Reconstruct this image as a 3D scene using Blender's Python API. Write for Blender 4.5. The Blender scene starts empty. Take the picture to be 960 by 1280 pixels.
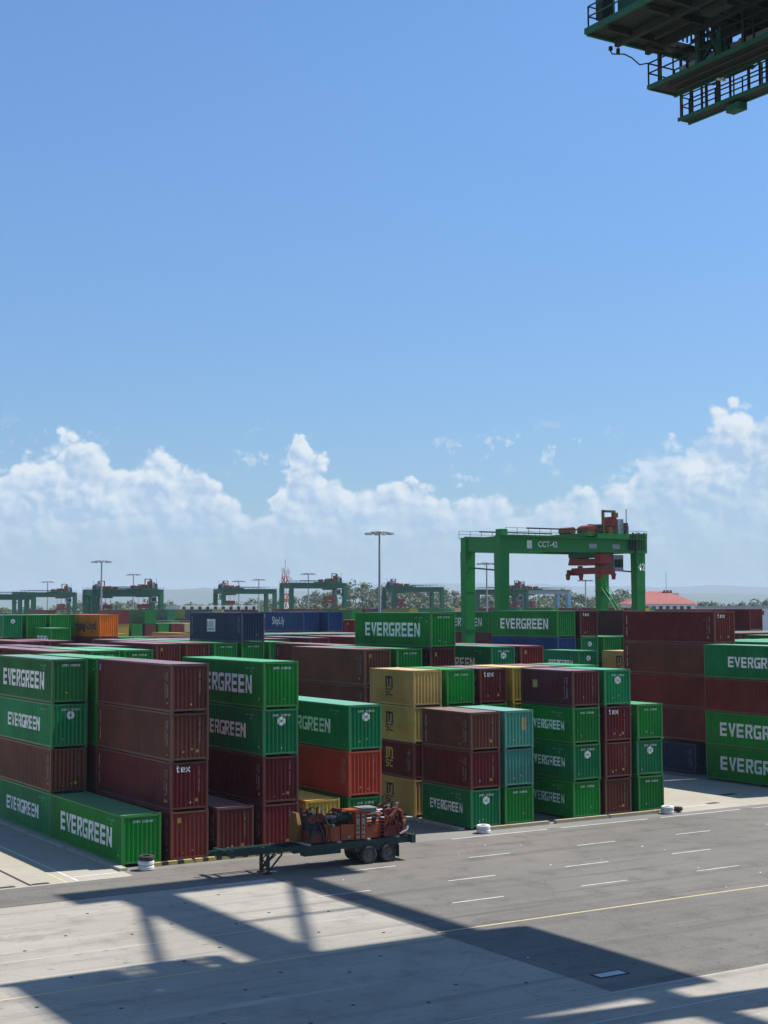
import bpy, bmesh, math, random
from mathutils import Vector, Matrix
R = math.radians
SC = bpy.context.scene
COL = SC.collection

# ------------------------------------------------------------------ camera
CAM = Vector((-32.6525, -81.8995, 15.0304))
YAW, PIT, ROLL, FPX = 0.5531, 0.0642, -0.0038, 1850.14
fw = Vector((math.sin(YAW)*math.cos(PIT), math.cos(YAW)*math.cos(PIT), math.sin(PIT)))
rt = Vector((math.cos(YAW), -math.sin(YAW), 0)); up = rt.cross(fw)
rr = rt*math.cos(ROLL) + up*math.sin(ROLL); uu = up*math.cos(ROLL) - rt*math.sin(ROLL)
cd = bpy.data.cameras.new('camera'); cam = bpy.data.objects.new('camera', cd); COL.objects.link(cam)
cd.sensor_fit = 'VERTICAL'; cd.sensor_height = 24.0; cd.sensor_width = 24.0
cd.lens = 24.0*FPX/1280.0; cd.clip_start = 0.5; cd.clip_end = 40000
cam.matrix_world = Matrix(((rr.x, uu.x, -fw.x, CAM.x), (rr.y, uu.y, -fw.y, CAM.y), (rr.z, uu.z, -fw.z, CAM.z), (0, 0, 0, 1)))
SC.camera = cam

# ------------------------------------------------------------------ light
SUN = Vector((0.62, -0.088, 1.0)).normalized()
SUN_EL = math.asin(SUN.z); SUN_AZ = math.atan2(SUN.x, SUN.y)      # azimuth clockwise from +Y
sd = bpy.data.lights.new('sun', 'SUN'); so = bpy.data.objects.new('sun', sd); COL.objects.link(so)
sd.energy = 5.0; sd.angle = R(0.53); sd.color = (1.0, 0.95, 0.875)
so.rotation_euler = SUN.to_track_quat('Z', 'Y').to_euler(); so.location = (60, -40, 120)
SC.view_settings.view_transform = 'Standard'; SC.view_settings.look = 'None'
SC.view_settings.exposure = 0.60; SC.view_settings.gamma = 1.0; SC.view_settings.use_curve_mapping = False
SC.cycles.use_denoising = True
SC.cycles.max_bounces = 8; SC.cycles.volume_bounces = 0
SC.cycles.sample_clamp_indirect = 4.0

W = bpy.data.worlds.new('World'); SC.world = W; W.use_nodes = True

class NT:
    """small helper to write node trees as expressions"""
    def __init__(s, nt): s.nt = nt; s.n = nt.nodes; s.l = nt.links
    def new(s, t, **k):
        n = s.n.new(t)
        for a, v in k.items(): setattr(n, a, v)
        return n
    def put(s, sock, v):
        if isinstance(v, bpy.types.NodeSocket): s.l.new(v, sock)
        elif v is not None: sock.default_value = v
    def m(s, op, a, b=None, c=None, clamp=False):
        n = s.new('ShaderNodeMath', operation=op, use_clamp=clamp)
        s.put(n.inputs[0], a); s.put(n.inputs[1], b); s.put(n.inputs[2], c)
        return n.outputs[0]
    def vm(s, op, a, b=None, scale=None):
        n = s.new('ShaderNodeVectorMath', operation=op)
        s.put(n.inputs[0], a); s.put(n.inputs[1], b)
        if scale is not None: s.put(n.inputs[3], scale)
        return n.outputs[0]
    def xyz(s, x, y, z=0.0):
        n = s.new('ShaderNodeCombineXYZ'); s.put(n.inputs[0], x); s.put(n.inputs[1], y); s.put(n.inputs[2], z); return n.outputs[0]
    def sep(s, v):
        n = s.new('ShaderNodeSeparateXYZ'); s.put(n.inputs[0], v); return n.outputs
    def noise(s, vec, scale, detail=4.0, rough=0.55, dist=0.0, dim='3D', col=False):
        n = s.new('ShaderNodeTexNoise', noise_dimensions=dim)
        if dim == '1D': s.put(n.inputs['W'], vec)
        else: s.put(n.inputs['Vector'], vec)
        s.put(n.inputs['Scale'], scale); s.put(n.inputs['Detail'], detail); s.put(n.inputs['Roughness'], rough); s.put(n.inputs['Distortion'], dist)
        return n.outputs['Color' if col else 'Fac']
    def vor(s, vec, scale, smooth=0.3):
        n = s.new('ShaderNodeTexVoronoi', voronoi_dimensions='2D', feature='SMOOTH_F1')
        s.put(n.inputs['Vector'], vec); s.put(n.inputs['Scale'], scale); s.put(n.inputs['Smoothness'], smooth)
        return n.outputs['Distance']
    def step(s, v, a, b, lo=0.0, hi=1.0):
        n = s.new('ShaderNodeMapRange', interpolation_type='SMOOTHSTEP', clamp=True)
        s.put(n.inputs[0], v); s.put(n.inputs[1], a); s.put(n.inputs[2], b); s.put(n.inputs[3], lo); s.put(n.inputs[4], hi)
        return n.outputs[0]
    def lin(s, v, a, b, lo=0.0, hi=1.0):
        n = s.new('ShaderNodeMapRange', clamp=True)
        s.put(n.inputs[0], v); s.put(n.inputs[1], a); s.put(n.inputs[2], b); s.put(n.inputs[3], lo); s.put(n.inputs[4], hi)
        return n.outputs[0]
    def mix(s, f, a, b, mode='MIX'):
        n = s.new('ShaderNodeMix', data_type='RGBA', blend_type=mode)
        s.put(n.inputs[0], f); s.put(n.inputs[6], a if not isinstance(a, tuple) else (*a[:3], 1)); s.put(n.inputs[7], b if not isinstance(b, tuple) else (*b[:3], 1))
        return n.outputs[2]

SKY_STRENGTH = 0.086
def build_world():
    T = NT(W.node_tree); T.n.clear()
    out = T.new('ShaderNodeOutputWorld'); bg = T.new('ShaderNodeBackground')
    sky = T.new('ShaderNodeTexSky', sky_type='NISHITA', sun_disc=False)
    sky.sun_elevation = SUN_EL; sky.sun_rotation = SUN_AZ; sky.altitude = 15.0
    sky.air_density = 1.0; sky.dust_density = 0.7; sky.ozone_density = 2.0
    tc = T.new('ShaderNodeTexCoord'); x, y, z = T.sep(tc.outputs['Generated'])
    az = T.m('MULTIPLY', T.m('ARCTAN2', x, y), 180/math.pi)
    u = T.m('SUBTRACT', az, math.degrees(YAW))
    u = T.m('WRAP', u, 180.0, -180.0)
    v = T.m('MULTIPLY', T.m('ARCSINE', z), 180/math.pi)
    skyc = T.mix(1.0, sky.outputs[0], T.mix(T.step(v, -2.0, 24.0), (0.50, 0.68, 0.88), (0.66, 0.95, 1.22)), 'MULTIPLY')
    # cumulus bank: its top over azimuth, then billows added to the outline
    prof = [(-70, 585), (0, 585), (28, 565), (60, 553), (90, 547), (122, 552), (148, 588), (172, 577), (210, 567), (248, 583), (272, 606), (300, 614), (330, 650),
            (343, 606), (358, 590), (371, 541), (386, 553), (402, 577), (430, 592), (458, 600), (500, 601), (540, 612), (575, 618), (610, 622), (650, 632), (700, 618),
            (740, 614), (775, 598), (800, 576), (830, 556), (858, 566), (880, 545), (928, 515), (962, 522), (1030, 545)]
    fc = T.new('ShaderNodeFloatCurve'); cu = fc.mapping.curves[0]
    pts = [((math.degrees(math.atan((a-480)/FPX))+18)/36, (759-b+3)/32.3/10.0) for a, b in prof]
    cu.points[0].location = (0.0, pts[0][1]); cu.points[1].location = (1.0, pts[-1][1])
    for a, b in pts: cu.points.new(a, b)
    for q in cu.points: q.handle_type = 'AUTO'
    fc.mapping.update()
    P = T.xyz(u, T.m('MULTIPLY', v, 1.15), 3.7)
    wn = T.noise(P, 0.9, 2, dim='2D', col=True)
    wx, wy, wz = T.sep(wn)
    uw = T.m('ADD', u, T.m('MULTIPLY', T.m('SUBTRACT', wx, 0.5), 0.9))
    T.put(fc.inputs['Value'], T.lin(uw, -18, 18)); inner = T.m('MULTIPLY', fc.outputs[0], 10.0)
    outer = T.m('ADD', 2.2, T.m('MULTIPLY', T.noise(T.xyz(T.m('COSINE', T.m('RADIANS', u)), T.m('SINE', T.m('RADIANS', u)), 0.4), 7.0, 5, 0.6), 6.5))
    top = T.m('ADD', T.m('MULTIPLY', inner, T.step(T.m('ABSOLUTE', u), 15.5, 19.5, 1.0, 0.0)), T.m('MULTIPLY', outer, T.step(T.m('ABSOLUTE', u), 15.5, 19.5)))
    def billow(Q):
        Qw = T.vm('ADD', Q, T.vm('SCALE', T.vm('SUBTRACT', wn, (0.5, 0.5, 0.5)), scale=0.55))
        a = T.m('MULTIPLY', T.vor(Qw, 0.75, 0.25), -1.05)
        b = T.m('MULTIPLY_ADD', T.vor(Qw, 1.9, 0.2), -0.52, a)
        c = T.m('MULTIPLY_ADD', T.vor(Qw, 4.6, 0.3), -0.16, b)
        d = T.m('MULTIPLY_ADD', T.noise(Qw, 3.2, 4, 0.5, dim='2D'), 0.26, c)
        return T.m('ADD', d, 0.62)
    b0 = billow(P); b1 = billow(T.vm('ADD', P, (0.22, 0.26, 0.0)))
    dens = T.m('ADD', T.m('SUBTRACT', top, v), T.m('MULTIPLY', b0, 1.15))
    soft = T.noise(P, 0.35, 2, dim='2D')
    alpha = T.step(dens, T.m('MULTIPLY', soft, 0.05), T.m('MULTIPLY_ADD', soft, 0.7, 0.16))
    right = T.step(u, 5.5, 9.5)                                              # thinner, more ragged towering cloud there
    alpha = T.m('MULTIPLY', alpha, T.m('SUBTRACT', 1.0, T.m('MULTIPLY', right, T.step(T.noise(P, 0.55, 4, 0.6, dim='2D'), 0.42, 0.62, 0.32, 0.0))))
    # small shreds above the bank
    wis = T.noise(T.vm('ADD', P, (7.0, 3.0, 9.0)), 1.3, 5, 0.62, dim='2D')
    band = T.m('MULTIPLY', T.step(v, 3.5, 4.6), T.step(v, 6.2, 7.6, 1.0, 0.0))
    lowf = T.step(T.noise(T.vm('ADD', P, (31.4, 0.0, 2.0)), 0.22, 2, dim='2D'), 0.46, 0.58)
    walpha = T.m('MULTIPLY', T.m('MULTIPLY', T.step(wis, 0.56, 0.72), 0.55), T.m('MULTIPLY', band, lowf))
    alpha = T.m('MAXIMUM', alpha, walpha)
    lit = T.m('MULTIPLY_ADD', T.m('SUBTRACT', b0, b1), 1.2, 0.34)
    lit = T.m('ADD', lit, T.step(dens, 1.9, 0.1, 0.0, 0.42))
    lit = T.m('ADD', lit, T.m('MULTIPLY', T.m('SUBTRACT', T.noise(P, 0.8, 3, 0.5, dim='2D'), 0.5), 0.9))
    lit = T.m('MULTIPLY', lit, T.step(v, 1.0, 5.0, 0.45, 1.0), clamp=True)
    k = 1.0/SKY_STRENGTH
    shade = tuple(c*k for c in (0.275, 0.385, 0.525)); light = tuple(c*k for c in (0.555, 0.60, 0.62))
    cc = T.mix(lit, shade, light)
    blend = T.m('MULTIPLY', alpha, T.step(v, 0.7, 4.6, 0.24, 0.95))
    c = T.mix(blend, skyc, cc)
    T.put(bg.inputs[0], c); bg.inputs[1].default_value = SKY_STRENGTH
    T.l.new(bg.outputs[0], out.inputs[0])
build_world(); W.cycles.sampling_method = 'MANUAL'; W.cycles.sample_map_resolution = 512

# ------------------------------------------------------------------ materials
MATS = {}
def pmat(name, color=None, rough=0.6, metal=0.0, dirt=0.25, scale=1.0, dirtcol=(0.10, 0.075, 0.055), spec=0.3, objcol=False, streak=0.0, bump=0.0, attr=None, vary=0.0, wear=0.0, chip=0.0):
    m = bpy.data.materials.new(name); m.use_nodes = True; T = NT(m.node_tree)
    b = T.n['Principled BSDF']
    tc = T.new('ShaderNodeTexCoord'); oi = T.new('ShaderNodeObjectInfo')
    P = T.vm('ADD', tc.outputs['Object'], T.vm('SCALE', oi.outputs['Location'], scale=0.731))
    if attr:
        a = T.new('ShaderNodeAttribute', attribute_name=attr); base = a.outputs['Color']
    elif objcol: base = oi.outputs['Color']
    else:
        base = T.new('ShaderNodeRGB').outputs[0]; base.default_value = (*color, 1)
    n1 = T.noise(P, 0.55*scale, 5, 0.6); n2 = T.noise(P, 4.0*scale, 4, 0.6)
    f = T.m('MULTIPLY', T.step(n1, 0.42, 0.72), T.step(n2, 0.3, 0.75))
    c = T.mix(T.m('MULTIPLY', f, dirt), base, dirtcol)
    c = T.mix(T.m('MULTIPLY', T.step(n1, 0.55, 0.25), 0.03), c, T.mix(0.5, base, (0.8, 0.8, 0.8)))
    if streak:
        Q = T.vm('MULTIPLY', P, (7.0, 7.0, 0.35)); s = T.step(T.noise(Q, 1.0, 3, 0.65), 0.56, 0.78)
        s = T.m('MULTIPLY', s, T.step(T.noise(P, 0.9, 3), 0.4, 0.62))
        c = T.mix(T.m('MULTIPLY', s, streak), c, dirtcol)
    if wear:
        big = T.noise(P, 0.22, 3, 0.6); c = T.mix(1.0, c, T.mix(T.step(big, 0.3, 0.7), (0.76, 0.76, 0.76), (1.16, 1.14, 1.12)), 'MULTIPLY')
        rs_ = T.m('MULTIPLY', T.step(T.noise(P, 7.0, 4, 0.7), 0.64, 0.72), T.step(T.noise(P, 0.8, 2), 0.45, 0.6)); c = T.mix(T.m('MULTIPLY', rs_, wear), c, (0.13, 0.05, 0.022))
        Q = T.vm('MULTIPLY', P, (0.5, 0.5, 9.0)); sc_ = T.m('MULTIPLY', T.step(T.noise(Q, 1.0, 4, 0.7), 0.66, 0.73), T.step(T.noise(P, 0.6, 2), 0.5, 0.62)); c = T.mix(T.m('MULTIPLY', sc_, wear*.5), c, (0.33, 0.31, 0.28))
    if chip: c = T.mix(T.m('MULTIPLY', T.step(T.noise(P, 5.0, 4, 0.7), 0.6, 0.68), chip), c, (0.10, 0.14, 0.10))
    if vary: c = T.mix(T.m('MULTIPLY', T.m('SUBTRACT', oi.outputs['Random'], 0.5), vary), c, (1, 1, 1))
    T.put(b.inputs['Base Color'], c)
    T.put(b.inputs['Roughness'], T.lin(n2, 0.2, 0.8, rough-0.08, rough+0.14)); b.inputs['Metallic'].default_value = metal
    b.inputs['Specular IOR Level'].default_value = spec
    if bump:
        bn = T.new('ShaderNodeBump'); bn.inputs['Strength'].default_value = bump; bn.inputs['Distance'].default_value = 0.02
        T.put(bn.inputs['Height'], T.noise(P, 6*scale, 4)); T.l.new(bn.outputs[0], b.inputs['Normal'])
    MATS[name] = m; return m

pmat('paint', objcol=True, rough=0.46, dirt=0.30, streak=0.5, spec=0.12, wear=0.7)
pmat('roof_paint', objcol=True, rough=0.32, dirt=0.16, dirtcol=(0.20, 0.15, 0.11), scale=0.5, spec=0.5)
pmat('frame_paint', objcol=True, rough=0.5, dirt=0.55, scale=2.0, dirtcol=(0.14, 0.085, 0.05))
pmat('stack_paint', attr='Col', rough=0.5, dirt=0.25)
pmat('letter_white', (0.80, 0.79, 0.76), rough=0.55, dirt=0.4, scale=1.5, streak=0.25, chip=0.45)
pmat('letter_faint', (0.30, 0.30, 0.29), rough=0.6, dirt=0.5, scale=2.0)
pmat('patch_faded', (0.36, 0.30, 0.12), rough=0.6, dirt=0.5, scale=2.0)
pmat('letter_black', (0.015, 0.016, 0.02), rough=0.5, dirt=0.2)
pmat('letter_yellow', (0.50, 0.36, 0.06), rough=0.55, dirt=0.25)
pmat('letter_navy', (0.01, 0.02, 0.10), rough=0.5, dirt=0.1)
pmat('sticker_yellow', (0.48, 0.33, 0.06), rough=0.5, dirt=0.25, scale=3)
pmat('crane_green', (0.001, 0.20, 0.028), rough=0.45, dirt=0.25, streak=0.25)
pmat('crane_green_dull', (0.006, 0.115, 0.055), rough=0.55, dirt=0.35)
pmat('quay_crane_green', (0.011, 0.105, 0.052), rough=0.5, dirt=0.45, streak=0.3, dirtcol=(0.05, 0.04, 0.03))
pmat('crane_dark', (0.017, 0.025, 0.022), rough=0.6, dirt=0.4)
pmat('crane_grey', (0.33, 0.36, 0.38), rough=0.5, dirt=0.3)
pmat('crane_blue', (0.16, 0.30, 0.48), rough=0.5, dirt=0.2)
pmat('spreader_red', (0.30, 0.026, 0.02), rough=0.5, dirt=0.35)
pmat('machine_orange', (0.30, 0.058, 0.014), rough=0.5, dirt=0.9, scale=2.2, streak=0.4, dirtcol=(0.07, 0.04, 0.03))
pmat('machine_maroon', (0.13, 0.018, 0.014), rough=0.5, dirt=0.6, scale=2.2, streak=0.3)
pmat('machine_yellow', (0.15, 0.072, 0.008), rough=0.5, dirt=0.75, scale=2)
pmat('machine_dark', (0.022, 0.022, 0.024), rough=0.5, dirt=0.4, scale=3)
pmat('machine_steel', (0.27, 0.25, 0.23), rough=0.45, metal=0.2, dirt=0.5, scale=3)
pmat('chassis_green', (0.008, 0.038, 0.030), rough=0.5, dirt=0.45, scale=2)
pmat('rubber', (0.03, 0.029, 0.028), rough=0.8, dirt=0.4, scale=3, dirtcol=(0.10, 0.09, 0.08))
pmat('tyre_white', (0.62, 0.62, 0.60), rough=0.8, dirt=0.45, scale=3, dirtcol=(0.12, 0.11, 0.10))
pmat('rim', (0.11, 0.105, 0.10), rough=0.5, dirt=0.4, scale=4)
pmat('kerb_yellow', (0.40, 0.31, 0.11), rough=0.8, dirt=0.75, scale=2.5)
pmat('kerb_black', (0.03, 0.03, 0.03), rough=0.8, dirt=0.4, scale=3)
pmat('kerb_concrete', (0.36, 0.34, 0.29), rough=0.85, dirt=0.5, scale=2)
pmat('steel_grey', (0.34, 0.35, 0.36), rough=0.5, metal=0.2, dirt=0.25)
pmat('lamp_glass', (0.5, 0.52, 0.54), rough=0.25, dirt=0.1)
pmat('wall_white', (0.72, 0.72, 0.70), rough=0.8, dirt=0.15, scale=0.3)
pmat('roof_red', (0.30, 0.085, 0.07), rough=0.7, dirt=0.2, scale=0.4)
pmat('mast_red', (0.55, 0.08, 0.04), rough=0.6, dirt=0.1)
pmat('line_white', (0.56, 0.55, 0.51), rough=0.8, dirt=0.95, scale=2.5, dirtcol=(0.17, 0.165, 0.16))
pmat('line_yellow', (0.50, 0.43, 0.24), rough=0.8, dirt=0.95, scale=2.5, dirtcol=(0.26, 0.245, 0.22))
pmat('line_faint', (0.40, 0.375, 0.32), rough=0.85, dirt=0.9, scale=2.5, dirtcol=(0.30, 0.275, 0.225))
pmat('line_yellow_faint', (0.44, 0.37, 0.20), rough=0.85, dirt=0.9, scale=1.2, dirtcol=(0.30, 0.275, 0.225))
pmat('drain_iron', (0.035, 0.033, 0.03), rough=0.7, dirt=0.4, scale=3)
pmat('water_sheen', (0.42, 0.46, 0.50), rough=0.35, metal=0.4, dirt=0.4, scale=4)  # pale bluish tone carries the sky reflected in the pit water
pmat('ball_white', (0.7, 0.7, 0.68), rough=0.6, dirt=0.1)

def ground_mat(name, c1, c2, stain, stains=0.5, fine=0.12, cracks=0.0, rough=0.9, tracks=0.0):
    m = bpy.data.materials.new(name); m.use_nodes = True; T = NT(m.node_tree); b = T.n['Principled BSDF']
    tc = T.new('ShaderNodeTexCoord'); P = tc.outputs['Object']
    big = T.noise(P, 0.06, 5, 0.6); mid = T.noise(P, 0.45, 5, 0.65); fin = T.noise(P, 9.0, 3, 0.7)
    c = T.mix(T.step(big, 0.35, 0.65), c1, c2)
    c = T.mix(T.m('MULTIPLY', T.step(mid, 0.48, 0.75), stains), c, stain)
    sp = T.m('MULTIPLY', T.step(T.noise(P, 1.6, 3, 0.5), 0.64, 0.74), stains*0.8)
    c = T.mix(sp, c, tuple(q*0.5 for q in stain))
    if tracks:     # rubber marks along the driving direction
        Q = T.vm('MULTIPLY', P, (0.035, 0.9, 1.0)); t = T.step(T.noise(Q, 1.0, 4, 0.6), 0.5, 0.7)
        c = T.mix(T.m('MULTIPLY', t, tracks), c, tuple(q*0.62 for q in c1))
        Q = T.vm('MULTIPLY', P, (0.05, 1.6, 1.0)); t = T.step(T.noise(T.vm('ADD', Q, (5.0, 9.0, 0.0)), 1.0, 4, 0.6), 0.56, 0.72)
        c = T.mix(T.m('MULTIPLY', t, tracks*0.7), c, tuple(min(1, q*1.35) for q in c2))
    if cracks:
        vn = T.new('ShaderNodeTexVoronoi', feature='DISTANCE_TO_EDGE'); T.put(vn.inputs['Vector'], T.vm('ADD', P, T.vm('SCALE', T.noise(P, 0.6, 3, col=True), scale=1.6))); vn.inputs['Scale'].default_value = 0.13
        c = T.mix(T.m('MULTIPLY', T.step(vn.outputs[0], 0.012, 0.003), cracks), c, tuple(q*0.45 for q in c1))
    c = T.mix(T.m('MULTIPLY', T.m('SUBTRACT', fin, 0.5), fine*4), c, (1, 1, 1)) if fine else c
    T.put(b.inputs['Base Color'], c); T.put(b.inputs['Roughness'], T.lin(mid, 0.3, 0.7, rough-0.12, rough))
    b.inputs['Specular IOR Level'].default_value = 0.35
    bn = T.new('ShaderNodeBump'); bn.inputs['Strength'].default_value = 0.25; bn.inputs['Distance'].default_value = 0.01
    T.put(bn.inputs['Height'], fin); T.l.new(bn.outputs[0], b.inputs['Normal'])
    MATS[name] = m
ground_mat('asphalt', (0.112, 0.103, 0.090), (0.142, 0.130, 0.112), (0.062, 0.058, 0.052), 0.65, 0.07, 0.2, tracks=0.65)
ground_mat('concrete', (0.256, 0.236, 0.199), (0.308, 0.284, 0.240), (0.156, 0.144, 0.122), 0.7, 0.06, 0.15, tracks=0.7)
ground_mat('lane_concrete', (0.30, 0.272, 0.215), (0.355, 0.325, 0.262), (0.21, 0.19, 0.152), 0.4, 0.04, 0.1)
ground_mat('yard', (0.14, 0.135, 0.125), (0.19, 0.18, 0.165), (0.09, 0.085, 0.08), 0.4, 0.04)
ground_mat('grass', (0.06, 0.085, 0.03), (0.11, 0.115, 0.05), (0.13, 0.11, 0.07), 0.4, 0.0)
ground_mat('hill_forest', (0.035, 0.06, 0.022), (0.055, 0.08, 0.03), (0.03, 0.05, 0.02), 0.4, 0.0)

def leaf_mat():
    m = bpy.data.materials.new('foliage'); m.use_nodes = True; T = NT(m.node_tree); b = T.n['Principled BSDF']
    tc = T.new('ShaderNodeTexCoord'); P = tc.outputs['Object']
    n = T.noise(P, 0.05, 3, 0.6); n2 = T.noise(P, 0.35, 3, 0.6)
    c = T.mix(T.step(n, 0.35, 0.65), (0.075, 0.11, 0.040), (0.12, 0.15, 0.060)); c = T.mix(T.step(n2, 0.45, 0.7), c, (0.085, 0.11, 0.05))
    T.put(b.inputs['Base Color'], c); b.inputs['Roughness'].default_value = 0.7; b.inputs['Specular IOR Level'].default_value = 0.2
    MATS['foliage'] = m
leaf_mat()

# ------------------------------------------------------------------ mesh helpers
class MB:
    def __init__(s): s.v = []; s.f = []
    def add(s, vs, fs):
        o = len(s.v); s.v += [tuple(q) for q in vs]; s.f += [tuple(i+o for i in f) for f in fs]; return s
    def box(s, x0, x1, y0, y1, z0, z1):
        return s.add([(x0, y0, z0), (x1, y0, z0), (x1, y1, z0), (x0, y1, z0), (x0, y0, z1), (x1, y0, z1), (x1, y1, z1), (x0, y1, z1)],
                     [(0, 3, 2, 1), (4, 5, 6, 7), (0, 1, 5, 4), (1, 2, 6, 5), (2, 3, 7, 6), (3, 0, 4, 7)])
    def taper(s, c0, h0, c1, h1):
        """box from rectangle centre c0 half sizes h0 (x,y) to centre c1 half sizes h1"""
        a = [(c0[0]+i*h0[0], c0[1]+j*h0[1], c0[2]) for i, j in ((-1, -1), (1, -1), (1, 1), (-1, 1))]
        b = [(c1[0]+i*h1[0], c1[1]+j*h1[1], c1[2]) for i, j in ((-1, -1), (1, -1), (1, 1), (-1, 1))]
        return s.add(a+b, [(0, 3, 2, 1), (4, 5, 6, 7), (0, 1, 5, 4), (1, 2, 6, 5), (2, 3, 7, 6), (3, 0, 4, 7)])
    def bar(s, a, b, w, h=None, n=4):
        a = Vector(a); b = Vector(b); d = (b-a).normalized(); h = h or w
        r = d.cross(Vector((0, 0, 1)));  r = Vector((1, 0, 0)) if r.length < 1e-4 else r.normalized()
        q = r.cross(d)
        if n == 4: ring = [(-.5, -.5), (.5, -.5), (.5, .5), (-.5, .5)]
        else: ring = [(.5*math.cos(2*math.pi*i/n), .5*math.sin(2*math.pi*i/n)) for i in range(n)]
        vs = [a+r*(i*w)+q*(j*h) for i, j in ring]+[b+r*(i*w)+q*(j*h) for i, j in ring]
        fs = [tuple(range(n))[::-1], tuple(range(n, 2*n))]+[(i, (i+1) % n, n+(i+1) % n, n+i) for i in range(n)]
        return s.add(vs, fs)
    def cyl(s, c, ax, r, l, n=14, r2=None):
        c = Vector(c); ax = Vector(ax).normalized(); t = ax.orthogonal().normalized(); q = ax.cross(t); r2 = r if r2 is None else r2
        vs = [c-ax*l/2+(t*math.cos(2*math.pi*i/n)+q*math.sin(2*math.pi*i/n))*r for i in range(n)]+[c+ax*l/2+(t*math.cos(2*math.pi*i/n)+q*math.sin(2*math.pi*i/n))*r2 for i in range(n)]
        return s.add(vs, [tuple(range(n))[::-1], tuple(range(n, 2*n))]+[(i, (i+1) % n, n+(i+1) % n, n+i) for i in range(n)])
    def lathe(s, c, ax, prof, n=20):
        """prof: (radius, offset along axis); closed ring"""
        c = Vector(c); ax = Vector(ax).normalized(); t = ax.orthogonal().normalized(); q = ax.cross(t); k = len(prof)
        vs = [c+ax*o+(t*math.cos(2*math.pi*i/n)+q*math.sin(2*math.pi*i/n))*r for i in range(n) for r, o in prof]
        return s.add(vs, [(i*k+j, ((i+1) % n)*k+j, ((i+1) % n)*k+(j+1) % k, i*k+(j+1) % k) for i in range(n) for j in range(k)])
    def tube(s, pts, w, n=6):
        for a, b in zip(pts, pts[1:]): s.bar(a, b, w, w, n)
        return s
    def mesh(s, name):
        m = bpy.data.meshes.new(name); m.from_pydata(s.v, [], s.f); m.update(); return m

def link(name, mesh, mat=None, parent=None, loc=(0, 0, 0), rz=0.0):
    o = bpy.data.objects.new(name, mesh); COL.objects.link(o); o.location = loc; o.rotation_euler = (0, 0, rz)
    if mat and mesh is not None and not mesh.materials: mesh.materials.append(MATS[mat])
    if parent:
        o.parent = parent
        if name in SMALL: o['kind'] = 'stuff'
    return o
SMALL = {'identification_marks', 'hanger', 'railing', 'hoist_rope', 'grille', 'cable_bundle', 'floor_beam', 'festoon_cable', 'brand_lettering', 'leasing_mark', 'emblem', 'number_lettering', 'leg_number', 'fluorescent_fitting', 'service_pipe', 'panel_print', 'grating', 'fittings', 'leg_cable', 'data_plates', 'edge_beam', 'cable', 'hose'}
def part(name, mb, mat, parent, **k): return link(name, mb.mesh(name), mat, parent, **k)
def thing(name, label, cat, loc=(0, 0, 0), rz=0.0, group=None):
    o = bpy.data.objects.new(name, None); COL.objects.link(o); o.location = loc; o.rotation_euler = (0, 0, rz); o.empty_display_size = 0.5
    o['label'] = label; o['category'] = cat
    if group: o['group'] = group
    return o
def tag(o, label, cat, group=None):
    o['label'] = label; o['category'] = cat
    if group: o['group'] = group
    return o
def copy_tree(o, parent=None):
    c = o.copy(); COL.objects.link(c); c.parent = parent
    for ch in list(o.children): copy_tree(ch, c)
    return c
def struct(name, mb, mat, parent=None):
    o = part(name, mb, mat, parent)
    if not parent: o['kind'] = 'structure'
    return o
def sheet(x0, x1, y0, y1, z): return MB().add([(x0, y0, z), (x1, y0, z), (x1, y1, z), (x0, y1, z)], [(0, 1, 2, 3)])

# text as a mesh in the XZ plane of a wall facing -Y (x to the right)
def text_mesh(name, body, size, bold=0.0, sx=1.0):
    c = bpy.data.curves.new(name, 'FONT'); c.body = body; c.size = size; c.offset = bold; c.align_x = 'CENTER'; c.align_y = 'CENTER'; c.resolution_u = 3
    o = bpy.data.objects.new(name, c); COL.objects.link(o); dg = bpy.context.evaluated_depsgraph_get()
    m = bpy.data.meshes.new_from_object(o.evaluated_get(dg)); COL.objects.unlink(o); bpy.data.objects.remove(o)
    for v in m.vertices: v.co = (v.co.x*sx, 0.0, v.co.y)
    m.name = name; return m
def rot_mesh(m, rz, off):
    M = Matrix.Translation(off) @ Matrix.Rotation(rz, 4, 'Z'); m.transform(M); return m

# ------------------------------------------------------------------ terrain and ground
g = struct('ground', sheet(-9000, 16000, -900, 16000, -0.06), 'grass')
struct('container_yard', sheet(-400, 700, -75, 760, 0.0), 'yard')
struct('road', sheet(-200, 260, -36.4, -1.35, 0.004), 'asphalt')
apron = struct('concrete_apron', sheet(-200, 5.78, -36.4, -7.55, 0.008), 'concrete')
quay = struct('quay_pavement', sheet(-220, 260, -74, -36.45, 0.009), 'concrete')
struct('yard_lane', sheet(-60, -0.35, -2.55, 300, 0.008), 'lane_concrete')
struct('truck_lane', sheet(43.0, 58.9, -0.25, 300, 0.008), 'lane_concrete')

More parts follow.
